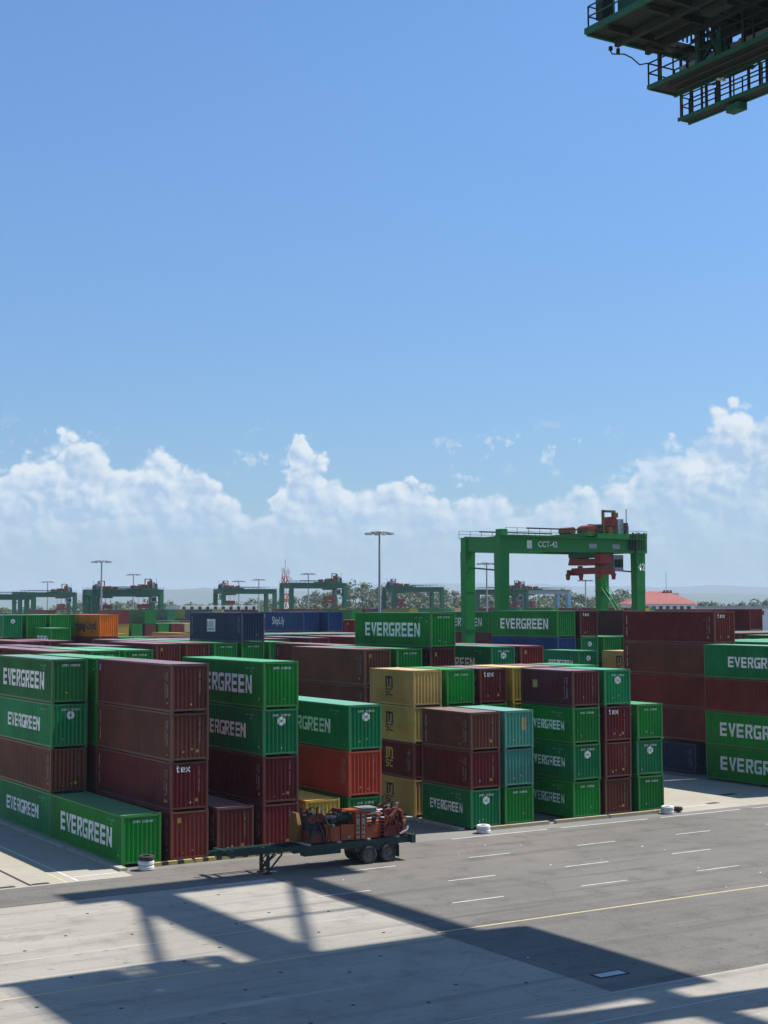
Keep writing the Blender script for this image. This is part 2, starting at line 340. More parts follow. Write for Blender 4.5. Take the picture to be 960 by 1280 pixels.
def far_hills(seed, D0, D1, h0, h1, name, a0=-8, a1=72, n=220, base=0.0, rows=5, off=0.0):
    rnd = random.Random(seed); mb = MB()
    ph = [(rnd.uniform(0, 6.28), rnd.uniform(1.2, 2.6)*k, 1.0/k) for k in (1, 2, 3.7, 6.3, 11, 19)]
    vs = []
    for i in range(n+1):
        a = R(a0+(a1-a0)*i/n); s = sum(w*math.sin(f*4*a+p) for p, f, w in ph)/2.2
        hh = h0+(h1-h0)*max(0, min(1, 0.5+0.5*s))
        for j in range(rows+1):
            t = j/rows; D = D0+(D1-D0)*t; z = base+hh*math.sin(min(1, t*1.15)*math.pi/2)**1.1*(1 if t < 1 else 0.96)
            z += (rnd.uniform(-1, 1)*hh*0.03 if 0 < j else 0)
            vs.append((CAM.x+math.sin(a)*D, CAM.y+math.cos(a)*D, z-off))
    fs = [(i*(rows+1)+j, (i+1)*(rows+1)+j, (i+1)*(rows+1)+j+1, i*(rows+1)+j+1) for i in range(n) for j in range(rows)]
    mb.add(vs, fs); o = struct(name, mb, 'hill_forest')
    for p in o.data.polygons: p.use_smooth = True
far_hills(5, 8600, 9800, 60, 150, 'far_hills', off=2.0)
far_hills(11, 12600, 14000, 120, 262, 'blue_mountains', off=2.0)

# ------------------------------------------------------------------ the wood on the skyline
def wood():
    rnd = random.Random(3); vs = []; fs = []
    def crown(cx, cy, cz, r, h):
        n = int(90+r*8)
        lobes = [(rnd.uniform(-.55, .55)*r, rnd.uniform(-.55, .55)*r, rnd.uniform(-.1, .75)*h*0.5, rnd.uniform(.38, .62)*r) for _ in range(6)]
        for _ in range(n):
            lx, ly, lz, lr = rnd.choice(lobes)
            th = rnd.uniform(0, 6.283); ph = math.acos(rnd.uniform(-0.5, 1)); q = lr*rnd.uniform(.75, 1.08)
            x = cx+lx+q*math.sin(ph)*math.cos(th); y = cy+ly+q*math.sin(ph)*math.sin(th); z = cz+lz+q*math.cos(ph)*0.9
            s = rnd.uniform(.5, 1.0)*(0.42+r*0.075)
            nrm = Vector((math.sin(ph)*math.cos(th)+rnd.uniform(-.5, .5), math.sin(ph)*math.sin(th)+rnd.uniform(-.5, .5), math.cos(ph)+rnd.uniform(-.3, .6))).normalized()
            t = nrm.orthogonal().normalized(); b = nrm.cross(t); o = len(vs)
            for i, j in ((-1, -.6), (1, -.7), (.7, .8), (-.8, 1)):
                p = Vector((x, y, z))+t*(i*s)+b*(j*s); vs.append(p[:])
            fs.append((o, o+1, o+2, o+3))
        o = len(vs)                                   # trunk
        for zz in (cz-h*0.9-4, cz): vs.extend([(cx-.35, cy, zz), (cx+.35, cy, zz), (cx, cy+.4, zz)])
        fs.extend([(o, o+1, o+4, o+3), (o+1, o+2, o+5, o+4), (o+2, o, o+3, o+5)])
    for a10 in range(100, 560, 3):
        a = R(a10/10.0)
        env = 0.62+0.38*math.sin(a10*0.021+1.0)+0.22*math.sin(a10*0.067)+(0.28 if a10 > 400 else 0)+(0.25 if 300 < a10 < 365 else 0)
        for D, k in ((905, .75), (960, 1.0), (1030, 1.15), (1120, 1.35), (1240, 1.55)):
            d = D+rnd.uniform(-25, 25); aa = a+R(rnd.uniform(-.22, .22)); r = rnd.uniform(4.2, 7.5)
            hh = rnd.uniform(8, 13); base = max(0.0, (D-900)/340*11*max(.25, env))
            crown(CAM.x+math.sin(aa)*d, CAM.y+math.cos(aa)*d, base+hh*(0.55+0.4*max(0.2, env)), r*(0.8+0.2*k), hh)
            if k < 1.1:
                aa = a+R(rnd.uniform(-.3, .3)); crown(CAM.x+math.sin(aa)*(d-14), CAM.y+math.cos(aa)*(d-14), base+3.2, r*.75, 5)
    m = bpy.data.meshes.new('wood'); m.from_pydata(vs, [], fs); m.update()
    o = link('forest', m, 'foliage'); o['kind'] = 'stuff'; tag(o, 'green tropical trees in a dense belt along the far edge of the yard', 'forest')
    mb = MB(); rows = ((840, 0), (900, 0.3), (1000, 2.5), (1240, 9.0), (1500, 9.0)); vv = []; n = 60
    for i in range(n+1):
        a = R(-5+75*i/n)
        for D, z in rows: vv.append((CAM.x+math.sin(a)*D, CAM.y+math.cos(a)*D, z-.03))
    mb.add(vv, [(i*5+j, (i+1)*5+j, (i+1)*5+j+1, i*5+j+1) for i in range(n) for j in range(4)])
    struct('terrain_rise', mb, 'grass')
wood()

# ------------------------------------------------------------------ lettering
CW, HC, ST, L40, L20 = 2.438, 2.896, 2.591, 12.192, 6.058
t_ = 0.27
LET = {  # convex pieces on a unit cell, heavy block capitals
 'E': [[(0, 0), (t_, 0), (t_, 1), (0, 1)], [(t_, 0), (.92, 0), (.92, .2), (t_, .2)], [(t_, .4), (.86, .4), (.86, .6), (t_, .6)], [(t_, .8), (.92, .8), (.92, 1), (t_, 1)]],
 'V': [[(0, 1), (.3, 1), (.58, 0), (.36, 0)], [(.36, 0), (.62, 0), (.96, 1), (.68, 1)]],
 'R': [[(0, 0), (t_, 0), (t_, 1), (0, 1)], [(t_, .82), (.86, .82), (.95, .92), (.86, 1), (t_, 1)], [(.68, .5), (.95, .56), (.95, .92), (.68, .84)], [(t_, .38), (.7, .38), (.95, .56), (t_, .56)], [(.45, .38), (.72, .38), (.98, 0), (.68, 0)]],
 'G': [[(0, .14), (t_, .14), (t_, .86), (0, .86)], [(0, .86), (t_, .8), (.95, .8), (.95, 1), (.12, 1)], [(.12, 0), (.95, 0), (.95, .2), (t_, .2), (0, .14)], [(.68, .2), (.95, .2), (.95, .55), (.68, .55)], [(.5, .38), (.68, .38), (.68, .55), (.5, .55)]],
 'N': [[(0, 0), (t_, 0), (t_, 1), (0, 1)], [(.7, 0), (.97, 0), (.97, 1), (.7, 1)], [(t_, 1), (t_, .68), (.7, 0), (.7, .34)]],
 # small letters of the leasing mark and the two-line shipping mark
 't': [[(.25, .1), (.5, .1), (.5, 1), (.25, .95)], [(.05, .55), (.8, .55), (.8, .72), (.05, .72)], [(.25, .1), (.36, 0), (.8, 0), (.8, .15), (.5, .15)]],
 'e': [[(.05, .12), (.32, .12), (.32, .6), (.05, .6)], [(.05, .6), (.32, .56), (.7, .56), (.9, .6), (.75, .72), (.2, .72)], [(.66, .34), (.9, .34), (.9, .6), (.66, .6)], [(.3, .3), (.9, .3), (.9, .42), (.3, .42)], [(.2, 0), (.85, 0), (.85, .15), (.05, .15)]],
 'x': [[(0, .72), (.3, .72), (1, 0), (.7, 0)], [(0, 0), (.3, 0), (1, .72), (.7, .72)]],
 'm': [[(0, 0), (.2, 0), (.2, 1), (0, 1)], [(.4, 0), (.6, 0), (.6, .9), (.4, .9)], [(.8, 0), (1, 0), (1, .85), (.8, .85)], [(.2, .78), (.9, .78), (1, .85), (.9, 1), (.2, 1)], [(-.08, -.12), (.3, -.12), (.3, 0), (-.08, 0)], [(.72, -.12), (1.08, -.12), (1.08, 0), (.72, 0)], [(-.08, .88), (0, .88), (0, 1), (-.08, 1)]],
 's': [[(0, .8), (.95, .8), (.95, 1), (.1, 1)], [(0, .45), (.26, .45), (.26, .9), (0, .9)], [(0, .42), (.95, .42), (.95, .6), (0, .6)], [(.7, .1), (.95, .1), (.95, .55), (.7, .55)], [(0, 0), (.9, 0), (.95, .18), (0, .18)]],
 'c': [[(0, .1), (.28, .1), (.28, .9), (0, .9)], [(0, .8), (.95, .8), (.95, 1), (.1, 1)], [(.1, 0), (.95, 0), (.95, .2), (0, .2)]],
}
def clip(poly, k, v, keep_ge):
    out = []
    for i in range(len(poly)):
        a, b = poly[i], poly[(i+1) % len(poly)]; ia = (a[k] >= v) == keep_ge or a[k] == v; ib = (b[k] >= v) == keep_ge or b[k] == v
        if ia: out.append(a)
        if ia != ib:
            t = (v-a[k])/(b[k]-a[k]); out.append((a[0]+(b[0]-a[0])*t, a[1]+(b[1]-a[1])*t))
    return out
PER, FL, SL, DEP = 0.278, 0.074, 0.066, 0.036
def corr(s, s0, per=PER, dep=DEP):
    """depth of the corrugation at s (0 = outermost)"""
    q = (s-s0) % per; fl, sl = (FL, SL) if per == PER else (0.055, 0.082)
    if q < fl: return 0.0
    if q < fl+sl: return dep*(q-fl)/sl
    if q < per-sl: return dep
    return dep*(per-q)/sl
def breaks(s0, s1, per=PER):
    fl, sl = (FL, SL) if per == PER else (0.055, 0.082); out = [s0]; k = 0
    while True:
        done = False
        for o in (0, fl, fl+sl, per-sl):
            s = s0+k*per+o
            if s >= s1-1e-6: done = True; break
            if s > s0+1e-6: out.append(s)
        if done: break
        k += 1
    out.append(s1); return out
def word(txt, s0, z0, w, h, adv):
    return [[(s0+i*adv+px*w, z0+pz*h) for px, pz in poly] for i, ch in enumerate(txt) for poly in LET[ch]]
def follow(polys, axis, start, end, mirror, plane, per=PER, dep=DEP, off=0.006):
    """lay polygons on a corrugated panel. axis 'side': panel at x=plane facing -x, letters read towards -y; 'end': facing -y, letters read towards +x"""
    mb = MB(); br = breaks(start, end, per)
    for poly in polys:
        P = [(mirror-s, z) for s, z in poly] if axis == 'side' else list(poly)
        for a, b in zip(br, br[1:]):
            q = clip(P, 0, a, True)
            if len(q) > 2: q = clip(q, 0, b, False)
            if len(q) < 3: continue
            vs = []
            for s, z in q:
                d = corr(min(max(s, a+1e-5), b-1e-5), start, per, dep)
                vs.append((plane+d-off, s, z) if axis == 'side' else (s, plane+d-off, z))
            mb.add(vs, [tuple(range(len(vs)))])
    return mb

# ------------------------------------------------------------------ container meshes, shared by all copies
CM = {}
def ids(s0, z0, n, cw, ch, seed, vertical=False):
    rnd = random.Random(seed); out = []
    for i in range(n):
        if i in (4, 11): continue
        s, z = (s0, z0-i*ch*1.25) if vertical else (s0+i*cw*1.35, z0)
        t = cw*0.26
        segs = [[(s, z), (s+t, z), (s+t, z+ch), (s, z+ch)], [(s+cw-t, z), (s+cw, z), (s+cw, z+ch), (s+cw-t, z+ch)], [(s, z+ch*.8), (s+cw, z+ch*.8), (s+cw, z+ch), (s, z+ch)], [(s, z+ch*.4), (s+cw, z+ch*.4), (s+cw, z+ch*.6), (s, z+ch*.6)], [(s, z), (s+cw, z), (s+cw, z+ch*.2), (s, z+ch*.2)]]
        out += rnd.sample(segs, rnd.choice((3, 4)))
    return out
def ring(cs, cz, r0, r1, n=8, gap=0.12):
    out = []
    for i in range(n):
        a, b = 2*math.pi*(i+gap*.5)/n, 2*math.pi*(i+1-gap*.5)/n; mid = (a+b)/2
        out.append([(cs+r0*math.cos(a), cz+r0*math.sin(a)), (cs+r1*math.cos(a), cz+r1*math.sin(a)), (cs+r1*1.03*math.cos(mid), cz+r1*1.03*math.sin(mid)), (cs+r1*math.cos(b), cz+r1*math.sin(b)), (cs+r0*math.cos(b), cz+r0*math.sin(b))])
    return out
def rect(s, z, w, h): return [[(s, z), (s+w, z), (s+w, z+h), (s, z+h)]]
def container_meshes(L, h):
    key = (L, h); 
    if key in CM: return CM[key]
    hw, hl = CW/2, L/2; d = {}
    zb, zt = 0.17, h-0.115
    # side panels
    for sgn, nm in ((-1, 'sideL'), (1, 'sideR')):
        mb = MB(); br = breaks(-hl+0.13, hl-0.13)
        vs = []
        for i, s in enumerate(br):
            x = sgn*(hw-0.012-corr(min(s+1e-6, hl-.1301), -hl+0.13)); vs += [(x, s, zb), (x, s, zt)]
        f = [(2*i, 2*i+2, 2*i+3, 2*i+1) if sgn > 0 else (2*i, 2*i+1, 2*i+3, 2*i+2) for i in range(len(br)-1)]
        mb.add(vs, f); d[nm] = mb
    for sgn, nm in ((-1, 'endF'), (1, 'endB')):
        mb = MB(); br = breaks(-hw+0.11, hw-0.11, 0.274); vs = []
        for s in br:
            y = sgn*(hl-0.02-corr(min(s+1e-6, hw-.1101), -hw+0.11, 0.274, 0.052)); vs += [(s, y, 0.19), (s, y, h-0.14)]
        f = [(2*i, 2*i+2, 2*i+3, 2*i+1) if sgn < 0 else (2*i, 2*i+1, 2*i+3, 2*i+2) for i in range(len(br)-1)]
        mb.add(vs, f); d[nm] = mb
    mb = MB(); n = int((L-.3)/0.21); vs = []
    for i in range(n+1):
        y = -hl+.12+(L-.24)*i/n; z = h-0.012-(0.005 if i % 2 else 0.0); vs += [(-hw+.05, y, z), (hw-.05, y, z)]
    mb.add(vs, [(2*i, 2*i+1, 2*i+3, 2*i+2) for i in range(n)]); mb.box(-hw+.1, hw-.1, -hl+.15, hl-.15, .1, .15); d['roof'] = mb
    mb = MB()
    for sx in (-1, 1):
        for sy in (-1, 1):
            mb.box(min(sx*hw, sx*(hw-.12)), max(sx*hw, sx*(hw-.12)), min(sy*hl, sy*(hl-.15)), max(sy*hl, sy*(hl-.15)), .12, h-.12)
            for z0, z1 in ((0, .118), (h-.118, h)):
                mb.box(min(sx*(hw+.003), sx*(hw-.165)), max(sx*(hw+.003), sx*(hw-.165)), min(sy*(hl+.003), sy*(hl-.178)), max(sy*(hl+.003), sy*(hl-.178)), z0, z1)
        x0, x1 = sorted((sx*(hw-.004), sx*(hw-.06)))
        mb.box(x0, x1, -hl+.178, hl-.178, h-.12, h-.02); mb.box(x0, x1, -hl+.178, hl-.178, .03, .175)
    for sy in (-1, 1):
        y0, y1 = sorted((sy*(hl-.004), sy*(hl-.08)))
        mb.box(-hw+.165, hw-.165, y0, y1, h-.15, h-.055); mb.box(-hw+.165, hw-.165, y0, y1, .10, .20)
    d['frame'] = mb
    if L == L20:   # fork pockets are part of the lower side rail look
        for yy in (-1.0, 1.0):
            mb.box(-hw-.004, -hw+.06, yy-.18, yy+.18, .025, .12)
    CM[key] = {k: v.mesh('container_'+k) for k, v in d.items()}
    allm = MB()
    for v in d.values(): allm.add(v.v, v.f)
    CM[key]['all'] = allm.mesh('container_body')
    for k, mm in CM[key].items(): mm.materials.append(MATS['roof_paint' if k == 'roof' else 'frame_paint' if k == 'frame' else 'paint'])
    return CM[key]
LM = {}
def hash_(t): return sum(ord(c)*(i+3) for i, c in enumerate(t))
def letter_mesh(kind, L, h):
    key = (kind, L, h)
    if key in LM: return LM[key]
    hw, hl = CW/2, L/2; sp = -hw+0.012; s0, s1 = -hl+.13, hl-.13; ep = -hl+0.02; e0, e1 = -hw+.11, hw-.11
    def side(polys): return follow(polys, 'side', s0, s1, hl, sp)
    def end(polys): return follow(polys, 'end', e0, e1, 0, ep, 0.274, 0.052)
    mat = 'letter_white'
    if kind == 'big':
        mb = side(word('EVERGREEN', 1.75, .86, .88, 1.16, .985)) if L > 7 else side(word('EVERGREEN', .98, .92, .40, .66, .455))
    elif kind == 'small': mb = side(word('EVERGREEN', 2.9, .98, .70, .90, .765)) if L > 7 else side(word('EVERGREEN', .98, .92, .40, .66, .455))
    elif kind == 'emblem': mb = end(ring(.06, h-.78, .085, .27))
    elif kind == 'idend': mb = end(ids(-.52, h-.48, 12, .085, .13, 4))
    elif kind == 'idside': mat = 'letter_faint'; mb = side(ids(L-2.5, h-.50, 12, .085, .12, 5)+ids(L-1.9, h-.72, 4, .07, .11, 6))
    elif kind == 'idvert': mat = 'letter_faint'; mb = side(ids(L-.72, h-.62, 11, .09, .11, 7, True)+ids(L-.98, h-.62, 14, .05, .09, 8, True))
    elif kind == 'idvertfar': mb = side(ids(.45, h-.62, 9, .13, .17, 9, True))
    elif kind == 'idendvert': mat = 'letter_faint'; mb = end(ids(.62, h-.45, 11, .07, .11, 10, True))
    elif kind == 'tex': mb = end(word('tex', -.86, h-.62, .30, .40, .31))
    elif kind == 'mscd' or kind == 'mscy':
        c = L*0.36; mb = side(word('m', c, 1.36, 1.0, .72, 1)+word('sc', c, .66, .47, .52, .54)); mat = 'letter_black' if kind == 'mscd' else 'letter_yellow'
    elif kind == 'stickend': mb = end(rect(.40, .5, .15, .17)); mat = 'sticker_yellow'
    elif kind == 'sticktop': mb = end(rect(-.76, h-.70, .20, .30)); mat = 'sticker_yellow'
    elif kind == 'stickside': mb = side(rect(L-.95, .45, .17, .2)); mat = 'sticker_yellow'
    elif kind == 'panel': mb = side(rect(4.1, .95, 2.0, 1.25))
    elif kind == 'tealpatch': mb = end(rect(.22, h-1.35, .36, .85)); mat = 'patch_faded'
    elif kind == 'patchside': mb = side(rect(1.4, 1.25, .55, .55)); mat = 'patch_faded'
    elif kind.startswith('plates'):
        rp_ = random.Random(hash_(kind)); po = []
        for i in range(rp_.choice((1, 1, 2))): w_ = rp_.uniform(.07, .13); po += rect(rp_.uniform(-.85, .7), rp_.choice((.4, .5, .65)), w_, w_*rp_.uniform(.7, 1.3))
        mb = end(po); ps = []
        for i in range(rp_.choice((1, 2))): w_ = rp_.uniform(.08, .15); ps += rect(rp_.choice((.5, .8, L-1.4, L-.7)), rp_.choice((.35, .5, h-.8)), w_, w_*rp_.uniform(.7, 1.2))
        m2 = side(ps); mb.add(m2.v, m2.f); mat = rp_.choice(('letter_faint', 'patch_faded'))
    elif kind == 'bluetag': mb = side(rect(.35, h-.75, .12, .42)); mat = 'crane_blue'
    m = mb.mesh('mark_'+kind); m.materials.append(MATS[mat]); LM[key] = m
    return m
def font_mark(body, size, mat, L, zc, yc, bold=0.0, sx=1.0):
    key = ('font', body, L)
    if key not in LM:
        m = text_mesh('lettering', body, size, bold, sx); rot_mesh(m, -math.pi/2, Vector((-CW/2+0.004, L/2-yc, zc))); m.materials.append(MATS[mat]); LM[key] = m
    return LM[key]

G1, G2, G3, G4 = (0.002, 0.175, 0.020), (0.001, 0.165, 0.052), (0.003, 0.105, 0.022), (0.02, 0.16, 0.05)
MAR, BRN, DMR, RED, PUR = (0.098, 0.013, 0.012), (0.110, 0.028, 0.018), (0.074, 0.014, 0.015), (0.150, 0.020, 0.014), (0.084, 0.018, 0.020)
ORR, YEL, YEL2, TEA, NAV, BLU, HAP, CRE = (0.34, 0.045, 0.016), (0.40, 0.285, 0.085), (0.40, 0.26, 0.035), (0.045, 0.185, 0.155), (0.014, 0.034, 0.066), (0.008, 0.045, 0.15), (0.70, 0.185, 0.010), (0.40, 0.31, 0.16)
WHT = (0.62, 0.62, 0.60)
PARTN = {'big': 'brand_lettering', 'small': 'brand_lettering', 'emblem': 'emblem', 'idend': 'identification_marks', 'idside': 'identification_marks', 'idvert': 'identification_marks', 'idvertfar': 'identification_marks', 'idendvert': 'identification_marks', 'tex': 'leasing_mark', 'mscd': 'brand_lettering', 'mscy': 'brand_lettering', 'stickend': 'sticker', 'sticktop': 'sticker', 'stickside': 'sticker', 'panel': 'white_panel', 'tealpatch': 'yellow_patch', 'patchside': 'repair_patch', 'bluetag': 'sticker'}
STY = {  # colour, marks, words
 'EB': (G1, ('big', 'idend', 'idside'), 'green container with large white lettering'),
 'EM': (G2, ('small', 'emblem', 'idend', 'idside'), 'emerald green container with round white emblem'),
 'ED': (G3, ('big', 'idend', 'idside'), 'dark green container with large white lettering'),
 'GP': (G1, ('idend',), 'plain green container without side lettering'),
 'G5': (G1, ('big', 'idend', 'idside'), 'bright green container with white lettering'),
 'M': (MAR, ('idvert', 'idendvert', 'stickend'), 'maroon container'),
 'MT': (MAR, ('idvert', 'idvertfar', 'tex', 'idendvert', 'stickend', 'stickside'), 'maroon container with small white mark on its end'),
 'MS': (RED, ('idvert', 'sticktop'), 'red brown container with yellow sticker'),
 'B': (BRN, ('idvert', 'idvertfar', 'idendvert', 'stickend'), 'brown container'),
 'BS': (BRN, ('idvert', 'sticktop', 'stickside'), 'brown container with yellow sticker'),
 'D': (DMR, ('idvert', 'idendvert', 'bluetag'), 'very dark maroon container'),
 'R': (RED, ('idendvert',), 'rust red container'),
 'P': (PUR, ('idvert', 'patchside', 'idendvert'), 'purplish maroon container'),
 'OR': (ORR, ('idvert', 'idendvert'), 'orange red container'),
 'Y': (YEL, ('mscd',), 'mustard yellow container with black two-line lettering'),
 'YP': (YEL2, (), 'plain yellow container'),
 'MY': (MAR, ('mscy', 'idvert'), 'maroon container with yellow two-line lettering'),
 'T': (TEA, ('idendvert',), 'teal container'),
 'TP': (TEA, ('tealpatch', 'idendvert'), 'teal container with faded yellow patch'),
 'N': (NAV, ('idvert',), 'navy blue container'),
 'NP': (NAV, ('panel', 'idvert', 'idvertfar'), 'navy blue container with white square panel'),
 'U': (BLU, ('idendvert',), 'bright blue container'),
 'H': (HAP, (), 'bright orange container with dark blue lettering'),
 'S': (BLU, (), 'blue container with thin white lettering'),
 'C': (CRE, (), 'cream container'),
}
REC = []          # every container: x, y (front-left corner), z, L, h, style, label, group ; label None = buried in the rows
RJ = random.Random(21)
LV = ['bottom', 'second', 'third', 'fourth', 'top']
def stack(X, Y, L, h, styles, where, labels=None, hidden=0, group=None, z0=0.1):
    z = z0; n = len(styles)
    for i, s in enumerate(styles):
        hh = h
        if s.startswith('-'): hid = True; s = s[1:]
        else: hid = False
        lab = None
        if not hid:
            if labels and labels[i]: lab = labels[i]
            elif n == 1: lab = '%s %s' % (STY[s][2], where)
            else:
                lv = 'top' if i == n-1 else ('bottom' if i == 0 else ('second' if i == 1 else ('third' if i == 2 else 'fourth')))
                lab = '%s, %s of %s' % (STY[s][2], lv, where)
        REC.append([X+RJ.uniform(-.03, .03), Y+RJ.uniform(-.04, .04), z, L, hh, s, lab, group])
        z += hh+0.004
    return z

# first block by the road, forty-foot rows
stack(0, 0, L40, HC, ['EB'], '', ['single green container with large white lettering behind the tyre drum'])
stack(3.02, 0, L40, HC, ['MS', 'MT', 'B', 'D'], 'the all-red stack beside the single green container')
stack(6.07, 0, L40, HC, ['M'], '', ['single maroon container between two tall stacks behind the trailer'])
stack(9.12, 0, L40, HC, ['M', 'M', 'EM', 'EB'], 'the two-green-on-two-red stack by the trailer')
stack(12.1, 0, L40, HC, ['YP'], '', ['single yellow container with cream roof behind the machinery load'])
stack(15.2, 0, L40, HC, ['GP', 'OR', 'EM'], 'the stack with the orange red one')
stack(0, 12.4, L40, HC, ['EM', 'B', 'EM', 'ED'], 'the stack behind the single green one', ['dark green lettered container at the bottom, behind the single green one', None, None, None])
stack(3.02, 12.4, L40, HC, ['-M', '-M', '-GP', 'GP'], 'the stack behind the all-red one')
stack(6.07, 29.8, L40, HC, ['-M', '-M', '-GP', 'BS'], 'the second row of roofs behind the all-red stack')
stack(9.12, 29.8, L40, HC, ['-M', '-M', '-GP', 'GP'], 'its stack, next to a brown roof behind the all-red stack')
stack(11.95, 29.8, L40, HC, ['-M', '-M', '-GP', 'G5'], 'its stack, beside a plain green one behind the all-red stack')
# second block, twenty-foot rows by the road
stack(25.27, .85, L20, ST, ['EM', 'M', 'B'], 'the stack beside the low tyre by the trailer', ['emerald container with small white lettering under two brown ones', None, None])
stack(28.12, .85, L20, ST, ['GP', 'T', 'TP'], 'the stack with two teal ones')
stack(34.1, .85, L20, ST, ['EB', 'EM', 'EB', 'P'], 'the purplish-topped stack of green ones')
stack(37.0, .85, L20, ST, ['B', 'M', 'MT', 'EM'], 'the red stack with an emerald top')
stack(40.05, .85, L20, ST, ['GP', 'EM', 'GP'], 'the all-green stack at the lane corner')
stack(25.27, 7.95, L20, ST, ['Y', 'MY', 'Y', 'Y'], 'the yellow stack with black lettering')
stack(28.15, 7.95, L20, ST, ['-GP', '-M', '-GP', 'GP'], 'the stack right beside the yellow lettered one')
stack(31.1, 7.95, L20, ST, ['-GP', '-M', 'GP', 'MT'], 'the stack between plain green and yellow tops')
stack(34.1, 7.95, L20, ST, ['-GP', '-M', 'YP', 'YP'], 'the stack behind the purplish-topped one')
stack(37.0, 7.95, L20, ST, ['-GP', '-M', '-M', 'BS'], 'the stack behind the emerald-topped one')
stack(40.05, 7.95, L20, ST, ['-GP', '-M', '-M', 'GP'], 'the stack behind the all-green one')
stack(28.1, 19.5, L40, HC, ['-M', '-M', 'B', 'BS'], 'the long brown pair behind the yellow lettered stack')
stack(31.1, 19.5, L40, HC, ['-M', '-M', '-M', 'GP'], 'the row between two stickered brown ones')
stack(34.4, 19.5, L40, HC, ['-M', '-M', '-M', 'BS', 'EB'], 'the high stack', [None, None, None, 'brown container with yellow sticker beneath the high green lettered one', 'large green container with white lettering standing high above the roofs around'])
stack(37.4, 19.5, L40, HC, ['-M', '-M', '-M'], '')
stack(40.5, 19.5, L40, HC, ['-M', '-M', '-M', 'EM'], 'the row behind the pale yellow roof')
stack(43.6, 19.5, L40, HC, ['-M', '-M', '-M', 'MS'], 'the row beside the emblem one behind the roofs')
stack(32.9, 32.0, L40, HC, ['-M', '-M', '-M', 'B'], 'the row directly behind the long brown pair')
stack(22.2, 47.5, L40, HC, ['-M', '-M', '-M', 'MS'], 'a row left of the navy one with a panel', None)
stack(25.2, 47.5, L40, HC, ['-M', '-M', '-M', 'R'], 'a row next to the navy panelled one')
stack(28.1, 47.5, L40, HC, ['-M', '-M', '-M', 'G5'], 'the row beside the navy panelled one')
stack(31.05, 47.5, L40, HC, ['-M', '-M', '-M', 'GP', 'NP'], '', [None, None, None, 'plain green container directly under the navy one with white panel', 'navy blue container with white square panel high above the roofs'])
stack(34.0, 47.5, L40, HC, ['-M', '-M', '-M', 'EB'], 'the row right of the navy panelled one')
# group high at the back left
stack(22.3, 95, L40, 2.83, ['-M', '-M', '-M', '-M', 'EM'], '', [None]*4+['emerald container with round emblem, far back near the bright orange one'])
stack(25.3, 95, L40, 2.83, ['-M', '-M', '-M', '-M', 'GP'], '', [None]*4+['green container between the distant emblem one and another green end'])
stack(28.2, 95, L40, 2.83, ['-M', '-M', '-M', '-M', 'G5'], '', [None]*4+['green container end just beside the bright orange container'])
stack(31.2, 101, L40, 2.83, ['-M', '-M', '-M', '-M', 'EB'], '', [None]*4+['green lettered container mostly hidden behind the bright orange one'])
stack(34.3, 94, L40, 2.83, ['-M', '-M', '-M', '-M', 'H'], '', [None]*4+['bright orange container with dark blue lettering high over the roofs'])
stack(25.9, 87.9, L20, 2.52, ['-M', '-M', '-M', '-M', 'EB'], '', [None]*4+['short green lettered container in front of the far green group'])
# third block on the right
stack(59.5, 1.9, L40, HC, ['G5', 'EB', 'R', 'EM'], 'the lettered stack beside the bare truck lane')
stack(61.0, 16.9, L40, ST, ['N'], '', ['dark navy container at ground level under four brown ones'])
stack(61.0, 14.35, L40, HC, ['B', 'R', 'B', 'MT'], 'the tall brown wall above the navy one', z0=0.1+ST+.3)
stack(64.8, 37.8, L20, ST, ['-M', '-M', '-M', 'EM'], 'a row behind the stack at the lane corner')
stack(67.9, 31.8, L20, ST, ['-M', '-M', '-M', 'Y'], 'a row against the tall brown wall')
stack(67.6, 44.8, L40, HC, ['-M', '-M', '-M', 'U', 'EB'], '', [None]*3+['bright blue container beneath a high green lettered one', 'high green lettered container on a blue one near the green gantry crane'])
stack(70.75, 44.8, L40, HC, ['-M', '-M', '-M', 'EM', 'MT'], '', [None]*3+['emerald container with emblem under a maroon one, near the blue one', 'maroon container end with small white mark on an emerald one, high up'])
stack(74.0, 44.8, L40, HC, ['-M', '-M', '-M', 'GP'], 'its row, in front of the high purplish one')
stack(77.0, 44.8, L40, HC, ['-M', '-M', '-M', 'G5'], 'its row, next to the tall brown wall')
stack(80.1, 47.5, L40, HC, ['-M', '-M', '-M', '-M', 'P'], '', [None]*4+['high purplish container behind the maroon one with white mark'])
stack(84.6, 81.2, L40, 2.85, ['-M', '-M', '-M', '-M', 'EB'], '', [None]*4+['green lettered container half hidden by the left leg of the big gantry crane'])
stack(69.4, 105.5, L40, 2.86, ['-M', '-M', '-M', '-M', 'S'], '', [None]*4+['blue container with thin white lettering far behind the navy one'])
stack(72.6, 104, L40, 2.86, ['-M', '-M', '-M', '-M', 'U'], '', [None]*4+['plain bright blue container beside the far blue lettered one'])
for i, s in enumerate(('MS', 'YP', 'M', 'C', 'R')):
    stack(80+i*3.1, 112, L20 if i else L40, 2.6, ['-M', '-M', '-M', '-M', s], '', [None]*4+['%s in the far row behind the high green lettered one' % STY[s][2]])
stack(118.3, 66.3, L40, HC, ['-M', '-M', '-M', '-M', 'R'], '', [None]*4+['rust red container alone and high beyond the tall brown wall'])
stack(114.8, 69.5, L40, HC, ['-M', '-M', '-M', '-M', 'MS'], '', [None]*4+['red brown container beside the lone rust red one far right'])
